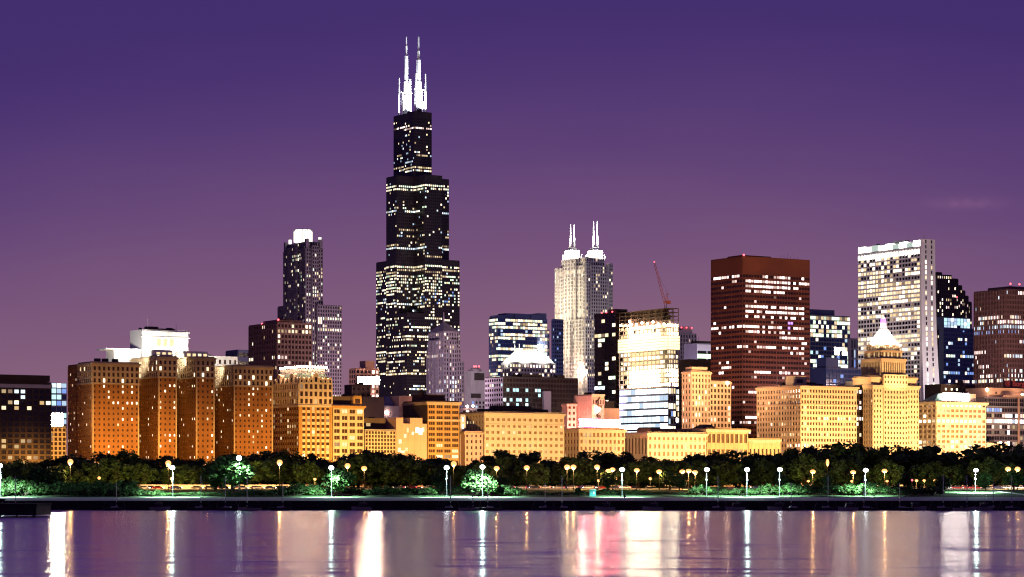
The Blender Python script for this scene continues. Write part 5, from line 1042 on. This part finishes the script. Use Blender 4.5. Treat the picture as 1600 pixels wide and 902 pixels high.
for x, lane, dr in cars:
    n = rc.choice(PAINT)[0]; root = CARS[n]; o = root if root.name not in used else copy_tree(root); used.add(root.name); d = 1017.4+lane*6.9
    o.location = (wx(x, d), d, gz(d)+.012); o.rotation_euler = (0, -math.atan(0)*0, R(0 if rc.random() < .5 else 180)+R(-14 if dr > 0 else 14)); o['category'] = 'car'; o['group'] = 'cars on the lakeside road'
    o.rotation_euler[2] = R(-4 if dr > 0 else 176) ; later(o, x, n+' car in the %s lane' % ('near', 'second', 'third', 'far')[lane])
for n, root in CARS.items():
    if root.name not in used:
        for ch in list(root.children_recursive)+[root]: bpy.data.objects.remove(ch)
# ------------------------------------------------------------------ boats moored below the quay
mat('hull_dark', (.03, .025, .025), .4, .2, .6); mat('hull_white', (.35, .33, .32), .4, .1, .6); mat('sail_cover', (.02, .022, .04), .8, .2, 2); mat('mast_metal', (.5, .47, .45), .4, .05, 1, .5); mat('deck_wood', (.12, .08, .05), .7, .2, 2)
def hull(L, Bm, zk, zd, m, mb):
    st = [(-.5, .62), (-.3, .9), (0, 1), (.25, .82), (.42, .4), (.5, .03)]; i = len(mb.v); k = mb.mi(m)
    for t, w in st:
        x = t*L; rise = .35*max(0, t)*2; mb.v += [(x, -w*Bm/2, zd+rise), (x*.96, -w*Bm*.36, (zk+zd)/2), (x*.92, 0, zk), (x*.96, w*Bm*.36, (zk+zd)/2), (x, w*Bm/2, zd+rise)]
    for j in range(len(st)-1):
        for q in range(4): a = i+j*5+q; mb.f.append((a, a+1, a+6, a+5)); mb.m.append(k)
        a = i+j*5; mb.f.append((a+4, a, a+5, a+9)); mb.m.append(k)
    mb.f.append((i, i+4, i+3, i+2, i+1)); mb.m.append(k)
def make_sail(hm, name='sailing_boat', mh=12.5):
    root = empty(name, (0, -200, -100)); m = MB(); hull(8.5, 2.7, -.5, .95, hm, m); m.build('hull', root)
    m = MB(); m.prism([(-1.2, -.8), (1.8, -.6), (1.8, .6), (-1.2, .8)], .95, 1.55, 'hull_white' if hm != 'hull_white' else 'hull_dark', [(-1.1, -.65), (1.3, -.5), (1.3, .5), (-1.1, .65)]); m.build('cabin', root)
    m = MB(); m.cyl(.9, 0, .9, mh, .17, 'mast_metal', .12, 6); m.build('mast', root)
    m = MB(); m.tube((.9, 0, 2.1), (-3.4, 0, 2.2), .30, 'sail_cover', .16, 8); m.tube((.9, 0, 2.0), (.9, 0, 3.0), .26, 'sail_cover', .14, 8); m.build('furled_sail', root)
    m = MB(); m.tube((.9, 0, mh-.1), (4.1, 0, 1.35), .02, 'mast_metal', .02, 4); m.tube((.9, 0, mh-.1), (-4.1, 0, 1.0), .02, 'mast_metal', .02, 4); m.build('stay', root); kids(root); return root
SB = [make_sail('hull_dark'), make_sail('hull_white'), make_sail('hull_dark', 'sailing_boat', 10)]
def make_motor():
    root = empty('motor_boat', (0, -200, -100)); m = MB(); hull(7.5, 2.7, -.4, 1.15, 'hull_white', m); m.build('hull', root); m = MB(); m.prism([(-1.8, -1), (1.2, -.9), (1.2, .9), (-1.8, 1)], 1.15, 2.6, 'hull_dark', [(-1.7, -.9), (.5, -.75), (.5, .75), (-1.7, .9)]); m.build('cabin', root)
    m = MB(); m.box(-2.0, .9, -1.0, 1.0, 2.6, 2.72, 'hull_white'); m.build('roof', root); m = MB(); m.tube((-1, 0, 2.7), (-1, 0, 4.2), .04, 'mast_metal', .03, 5); m.build('antenna', root); kids(root); return root
MO = make_motor()
rb = random.Random(3)
def boat(root, x, d, rz, desc, cat, z=0):
    o = root if root.name not in used else copy_tree(root); used.add(root.name); o.location = (wx(x, d), d, z); o.rotation_euler = (0, 0, rz); o['category'] = cat; o['group'] = 'boats moored along the quay'; later(o, x, desc, 'before')
for x, k, d in ((28, 0, 872), (178, 2, 870), (310, 0, 868), (356, 0, 864), (390, 1, 862), (438, 2, 870), (700, 0, 868), (735, 1, 864), (766, 2, 862), (848, 2, 872), (882, 0, 866), (1118, 0, 868), (1240, 2, 864), (1290, 0, 870), (1354, 0, 866), (1410, 2, 868), (1470, 0, 862), (1507, 1, 866), (1577, 0, 864), (1548, 2, 870)):
    boat(SB[k], x, d, R(rb.choice((180, 172, 188, 0, 8))), ('dark hulled sailing boat', 'pale hulled sailing boat', 'dark short masted sailing boat')[k], 'sailing boat')
for x, d in ((250, 868), (565, 872), (945, 866), (1020, 866), (1148, 868), (1215, 870), (1325, 864), (1432, 872), (1535, 868)): boat(MO, x, d, R(rb.choice((175, 5, 185))), 'small motor boat with a dark cabin', 'motor boat')
# parapet along the far side of the road
mat('parapet_concrete', (.45, .42, .38), .8, .2, .2)
mb = MB(); mb.box(wx(205, 1044), wx(492, 1044), 1043.4, 1043.8, gz(1043), gz(1043)+1.5, 'parapet_concrete'); mb.box(wx(205, 1044), wx(492, 1044), 1043.3, 1043.9, gz(1043)+1.51, gz(1043)+1.8, 'grey_concrete')
for i in range(26): xx = wx(205, 1044)+i*3.0; mb.box(xx, xx+.3, 1043.28, 1043.39, gz(1043), gz(1043)+1.5, 'parapet_concrete')
tag(mb.build('parapet'), 'long concrete parapet lit orange on the far side of the road', 'wall')
for x in range(215, 490, 34): spot((wx(x, 1030), 1030, gz(1030)+7), (wx(x, 1044), 1044, gz(1044)), 16000, OR, 140, .6)  # orange fill spots with no lamps, added to light road and parapet
for x in range(800, 1000, 50): spot((wx(x, 1030), 1030, gz(1030)+7), (wx(x, 1044), 1044, gz(1044)), 9000, (1, .35, .28), 140, .6)  # pink spots with no fixture, added over the road
for x in range(1470, 1620, 40): spot((wx(x, 1010), 1010, gz(1010)+7), (wx(x, 1030), 1030, gz(1030)), 9000, (1, .8, .6), 140, .6)  # warm white spots with no fixture, added over the road
# promenade furniture
ko = empty('kiosk', (wx(926, 944), 944, gz(944))); tag(ko, 'small teal kiosk hut beside the bright promenade', 'kiosk'); mat('teal_paint', (.05, .28, .28), .6, .1, 1)
m = MB(); m.box(-1.2, 1.2, -.9, .9, 0, 2.3, 'teal_paint'); m.build('wall', ko); m = MB(); m.prism([(-1.5, -1.2), (1.5, -1.2), (1.5, 1.2), (-1.5, 1.2)], 2.3, 2.75, 'teal_paint', [(-1.2, -.9), (1.2, -.9), (1.2, .9), (-1.2, .9)]); m.build('roof', ko); m = MB(); m.box(.1, .8, -.95, -.901, .9, 1.8, 'lit_window_t'); m.build('window', ko)
bn = empty('litter_bin', (wx(976, 925), 925, gz(925))); tag(bn, 'dark litter bin standing on the bright promenade', 'bin'); m = MB(); m.cyl(0, 0, 0, .9, .34, 'black_rubber', .38, 10); m.build('barrel', bn); m = MB(); m.cyl(0, 0, .9, 1.1, .42, 'black_rubber', .2, 10); m.build('lid', bn)
def make_table():
    root = empty('picnic_table', (0, -200, -100)); m = MB(); m.box(-.9, .9, -.4, .4, .72, .78, 'wood_dark'); m.build('table_top', root)
    for s in (-1, 1):
        m = MB(); m.box(-.9, .9, s*.75-.14, s*.75+.14, .43, .48, 'wood_dark'); m.build('seat', root); m = MB(); m.tube((s*.7, -.8, 0), (s*.7, .2, .72), .05, 'wood_dark', .05, 4); m.tube((s*.7, .8, 0), (s*.7, -.2, .72), .05, 'wood_dark', .05, 4); m.build('leg', root)
    kids(root); return root
PT = make_table()
for i, x in enumerate((1078, 1089, 1100, 1112, 1123)):
    o = PT if i == 0 else copy_tree(PT); o.location = (wx(x, 930), 930, gz(930)+.01); o['category'] = 'picnic table'; o['group'] = 'picnic tables on the promenade'; o['label'] = ['leftmost of five dark picnic tables in a row on the promenade', 'second of five dark picnic tables, from the left', 'middle one of five dark picnic tables on the promenade', 'fourth of five dark picnic tables, from the left', 'rightmost of five dark picnic tables in a row on the promenade'][i]
# crane on the building site
b, (wE, wS, z4) = CON, CONW
cr0 = empty('tower_crane', b.world(wE*.45, 6, z4)); tag(cr0, 'red lattice luffing crane on top of the unfinished tower', 'crane')
D = cr0.location.y; f = lambda x, y: Vector((wx(x, D)-cr0.location.x, 0, wz(y, D)-cr0.location.z))
def lattice(mb, a, b_, w, n, m='crane_red'):
    a, b_ = Vector(a), Vector(b_); d = (b_-a).normalized(); u = d.cross(Vector((0, 1, 0))).normalized()*w; v = Vector((0, 1, 0))*w
    for su, sv in ((1, 1), (1, -1), (-1, -1), (-1, 1)): mb.tube(a+u*su+v*sv, b_+u*su*.6+v*sv*.6, .17, m, .14, 4)
    for i in range(n):
        p, q = a.lerp(b_, i/n), a.lerp(b_, (i+1)/n); mb.tube(p+u-v, q-u-v, .1, m, .1, 4); mb.tube(p-u-v, q+u-v, .1, m, .1, 4)
base = f(1040, 476)
m = MB(); lattice(m, base-Vector((0, 0, 6)), f(1039.5, 470), .9, 3); m.build('mast', cr0); m = MB(); lattice(m, f(1039, 474), f(1022.5, 411), .8, 16); m.build('jib', cr0)
m = MB(); lattice(m, f(1040, 474), f(1043, 458), .8, 4); m.build('back_frame', cr0); m = MB(); m.tube(f(1043, 458), f(1026, 425), .09, 'black_steel', .09, 4); m.build('cable', cr0)
m = MB(); q = f(1043, 472); m.box(q.x-1, q.x+2.4, -1, 1, q.z-1.4, q.z+1, 'crane_red'); m.build('counterweight', cr0)
cr0_b = f(1022.5, 409.5); m = MB(); m.ball(tuple(cr0_b), .5, 'lit_beacon'); m.build('beacon', cr0)
# ------------------------------------------------------------------ floodlights and added fill spots
rl = random.Random(1)
AVE = lambda n: .6 if n < 130 else (.74 if n < 250 else .80)
AVC = lambda n: (1, .49, .095) if n < 135 else ((1, .53, .14) if n < 250 else ((1, .60, .25)))
n = -90
while n < 720:      # street lamps of the avenue wash the street wall
    of = 46+60*max(0, n-100)/600; p = mpt(n, of, 14); t = mpt(n, 0, (26 if n < 130 else 30)+of*.12); spot(p, t, 150000*AVE(n)*rl.choice((.55, .8, 1.1, 1.5))*(of/46)**1.75, AVC(n), 86-.2*(of-46), 1, .3); n += 20
b = HOT
for lx, ly, tx, ty, z, tz, P in ((b.E(222), 8, b.E(240), 42, 572, 535, 60), (b.E(262), 26, b.E(262), 42, 556, 530, 60), (b.E(292), 8, b.E(285), 42, 570, 535, 60), (b.E(320), 26, b.E(330), 44, 556, 556, 40), (b.E(350), 8, b.E(350), 44, 585, 560, 40), (b.E(380), 12, b.E(370), 44, 570, 560, 40), (b.E(195), 14, b.E(200), 44, 563, 552, 50), (b.E(176), 14, b.E(180), 44, 563, 550, 30)):
    p = b.world(lx, ly, b.z(z, lx, ly)+1.5); q = b.world(tx, ty, b.z(tz, tx, ty)); spot(p, q, P*650, (1, .93, .76), 120, .8)
b, M1, M2, zt_ = MAST
for (lx, ly) in (M1, M2):
    for dx, dy in ((-12, 6), (12, -4), (3, -14)):
        p = b.world(lx+dx, ly+dy, zt_+3); spot(p, b.world(lx, ly, zt_+38), 420000, (.86, .96, 1), 100, .9); 
    p = b.world(lx+2, ly-10, zt_+3); spot(p, b.world(lx, ly, zt_+78), 1500000, (.86, .96, 1), 45, .9)
b = HIP
for t in (-.1, .3, .7, 1.1): spot(b.world(b.LE*t, -12, b.T+4), b.world(b.LE*t, b.LS*.3, b.T+12), 70000, (.92, 1, .72), 110, .9)
spot(b.world(-14, b.LS*.5, b.T+4), b.world(b.LE*.3, b.LS*.5, b.T+12), 70000, (.92, 1, .72), 110, .9)
b, wE, wS, tur = SPI
for ly in (.1, .5, .9): 
    for z, P in ((470, 120), (535, 170), (600, 90)): spot(b.world(-60, wS*ly, b.z(z)-10), b.world(0, wS*ly, b.z(z)+30), P*1000, (1, .86, .56), 120, 1)
for t in (.2, .7): spot(b.world(wE*t, -50, b.z(560)), b.world(wE*t, 0, b.z(500)), 30000, (1, .86, .66), 120, 1)
for lx, ly in tur:
    for dx, dy in ((-12, -10), (12, -12), (-12, 8)): spot(b.world(lx+dx, ly+dy, b.z(400)), b.world(lx, ly, b.z(385)), 80000, (1, .97, .84), 110, .9)
    spot(b.world(lx-3, ly-9, b.z(395)), b.world(lx, ly, b.z(360)), 700000, (.9, .97, 1), 60, .9)
b = BEA; cxx, cyy, zp, r0, zt = BEAC
for dx, dy in ((0, -1.25), (-1.25, 0), (1.2, -1.1), (-1.2, -1.1)): spot(b.world(cxx+dx*r0*1.15, cyy+dy*r0*1.15, zp+.4), b.world(cxx, cyy, zp+6), 45000, (1, .84, .68), 130, .9)
for dx in (-.6, 0, .6):
    spot(b.world(cxx+dx*r0*1.6, -9, b.z(612)), b.world(cxx+dx*r0*.5, 0, b.z(565)), 11000, (1, .66, .30), 130, 1)
    spot(b.world(-14, cyy+dx*r0, b.z(612)), b.world(0, cyy+dx*r0, b.z(565)), 10000, (1, .66, .30), 130, 1)
b = RED
point(b.world(b.E(940), 0.5, b.z(658)+1), 7000, (1, .12, .16), .5)
point(b.world(b.E(925), 10, b.z(652)), 9000, (1, .3, .3), .5)
b, wE, wS, zt_w = WHT
for t in (.15, .5, .85): spot(b.world(-45, wS*t, 90), b.world(0, wS*t, 190), 45000, (1, .85, .80), 120, 1)
for t in (.3, .8): spot(b.world(wE*t, -70, 70), b.world(wE*t, 0, 170), 80000, (1, .86, .80), 120, 1)
b = next(q for q in BLD if q.name == 'red_tower')
for t in (.2, .7): spot(b.world(b.LE*t, -70, 60), b.world(b.LE*t, 0, 120), 170000, (1, .6, .42), 120, 1)  # unseen warm fill spots, added to lift the red faces
spot(b.world(-60, b.LS*.5, 60), b.world(0, b.LS*.5, 120), 170000, (1, .6, .42), 120, 1)
b, wE, wS, z4_ = CON[0] if False else CON, *CONW
for z in (65, 90, 112): spot(b.world(-45, wS*.5, z), b.world(0, wS*.5, z+8), 110000, (1, .72, .38), 90, 1)  # unseen warm spots added in front to light the slab edges
b = SIGN; spot(b.world((b.E(67)+b.E(101))/2, 1, b.z(668)), b.world((b.E(67)+b.E(101))/2, -6, b.z(685)), 5000, (1, .85, .6), 140, 1)
# unseen spots added as street glow among the towers behind the street wall
for x, d, P, c in ((410, 1780, 300, (1, .62, .62)), (470, 2600, 330, (.95, .62, .9)), (560, 1700, 120, (1, .6, .5)), (600, 2700, 900, (1, .66, .62)), (690, 2700, 900, (1, .66, .75)), (690, 1950, 620, (1, .74, .84)), (740, 1900, 220, (1, .75, .85)), (800, 2500, 350, (.6, .62, 1)), (820, 2150, 300, (1, .75, .8)), (830, 1800, 40, (1, .7, .7)), (915, 1702, 420, (1, .45, .40)), (950, 1900, 120, (1, .7, .7)),
                (1075, 1700, 400, (1, .60, .34)), (1115, 1710, 400, (1, .60, .34)), (1072, 2200, 300, (.85, .7, 1)), (1290, 1950, 160, (.6, .65, 1)), (1330, 2200, 90, (1, .85, .75)), (1508, 2160, 130, (.72, .66, .9)), (1490, 2450, 500, (.9, .7, 1)), (1548, 2010, 260, (1, .68, .62)), (1592, 2010, 260, (1, .68, .62)), (1600, 1790, 160, (1, .66, .60)), (1480, 1885, 60, (1, .6, .5)), (50, 1255, 16, (1, .66, .5)), (610, 1660, 60, (1, .62, .6)), (645, 1640, 40, (1, .62, .5)), (735, 1620, 60, (1, .66, .7))):
    p = Vector((wx(x, d), d-60, (56 if 1060 < x < 1120 else 26) if d < 1850 else (95 if x > 1540 else 60))); spot(p, p+Vector((-20, 70, 60)), P*1000, c, 150, 1, .5)
for b in BLD: b.finish()
b, cu, x0 = LETTERS
lo = bpy.data.objects.new('sign_lettering', cu); COL.objects.link(lo); COL.objects.unlink(lo); bpy.context.scene.collection.objects.link(lo); bpy.context.view_layer.update(); me = bpy.data.meshes.new_from_object(lo.evaluated_get(bpy.context.evaluated_depsgraph_get())); bpy.data.objects.remove(lo); lo = bpy.data.objects.new('sign_lettering', me); COL.objects.link(lo); lo.parent = b.root; lo.location = (x0+1.0, .65, b.T+1.9); lo.rotation_euler = (R(90), 0, 0)
flush()
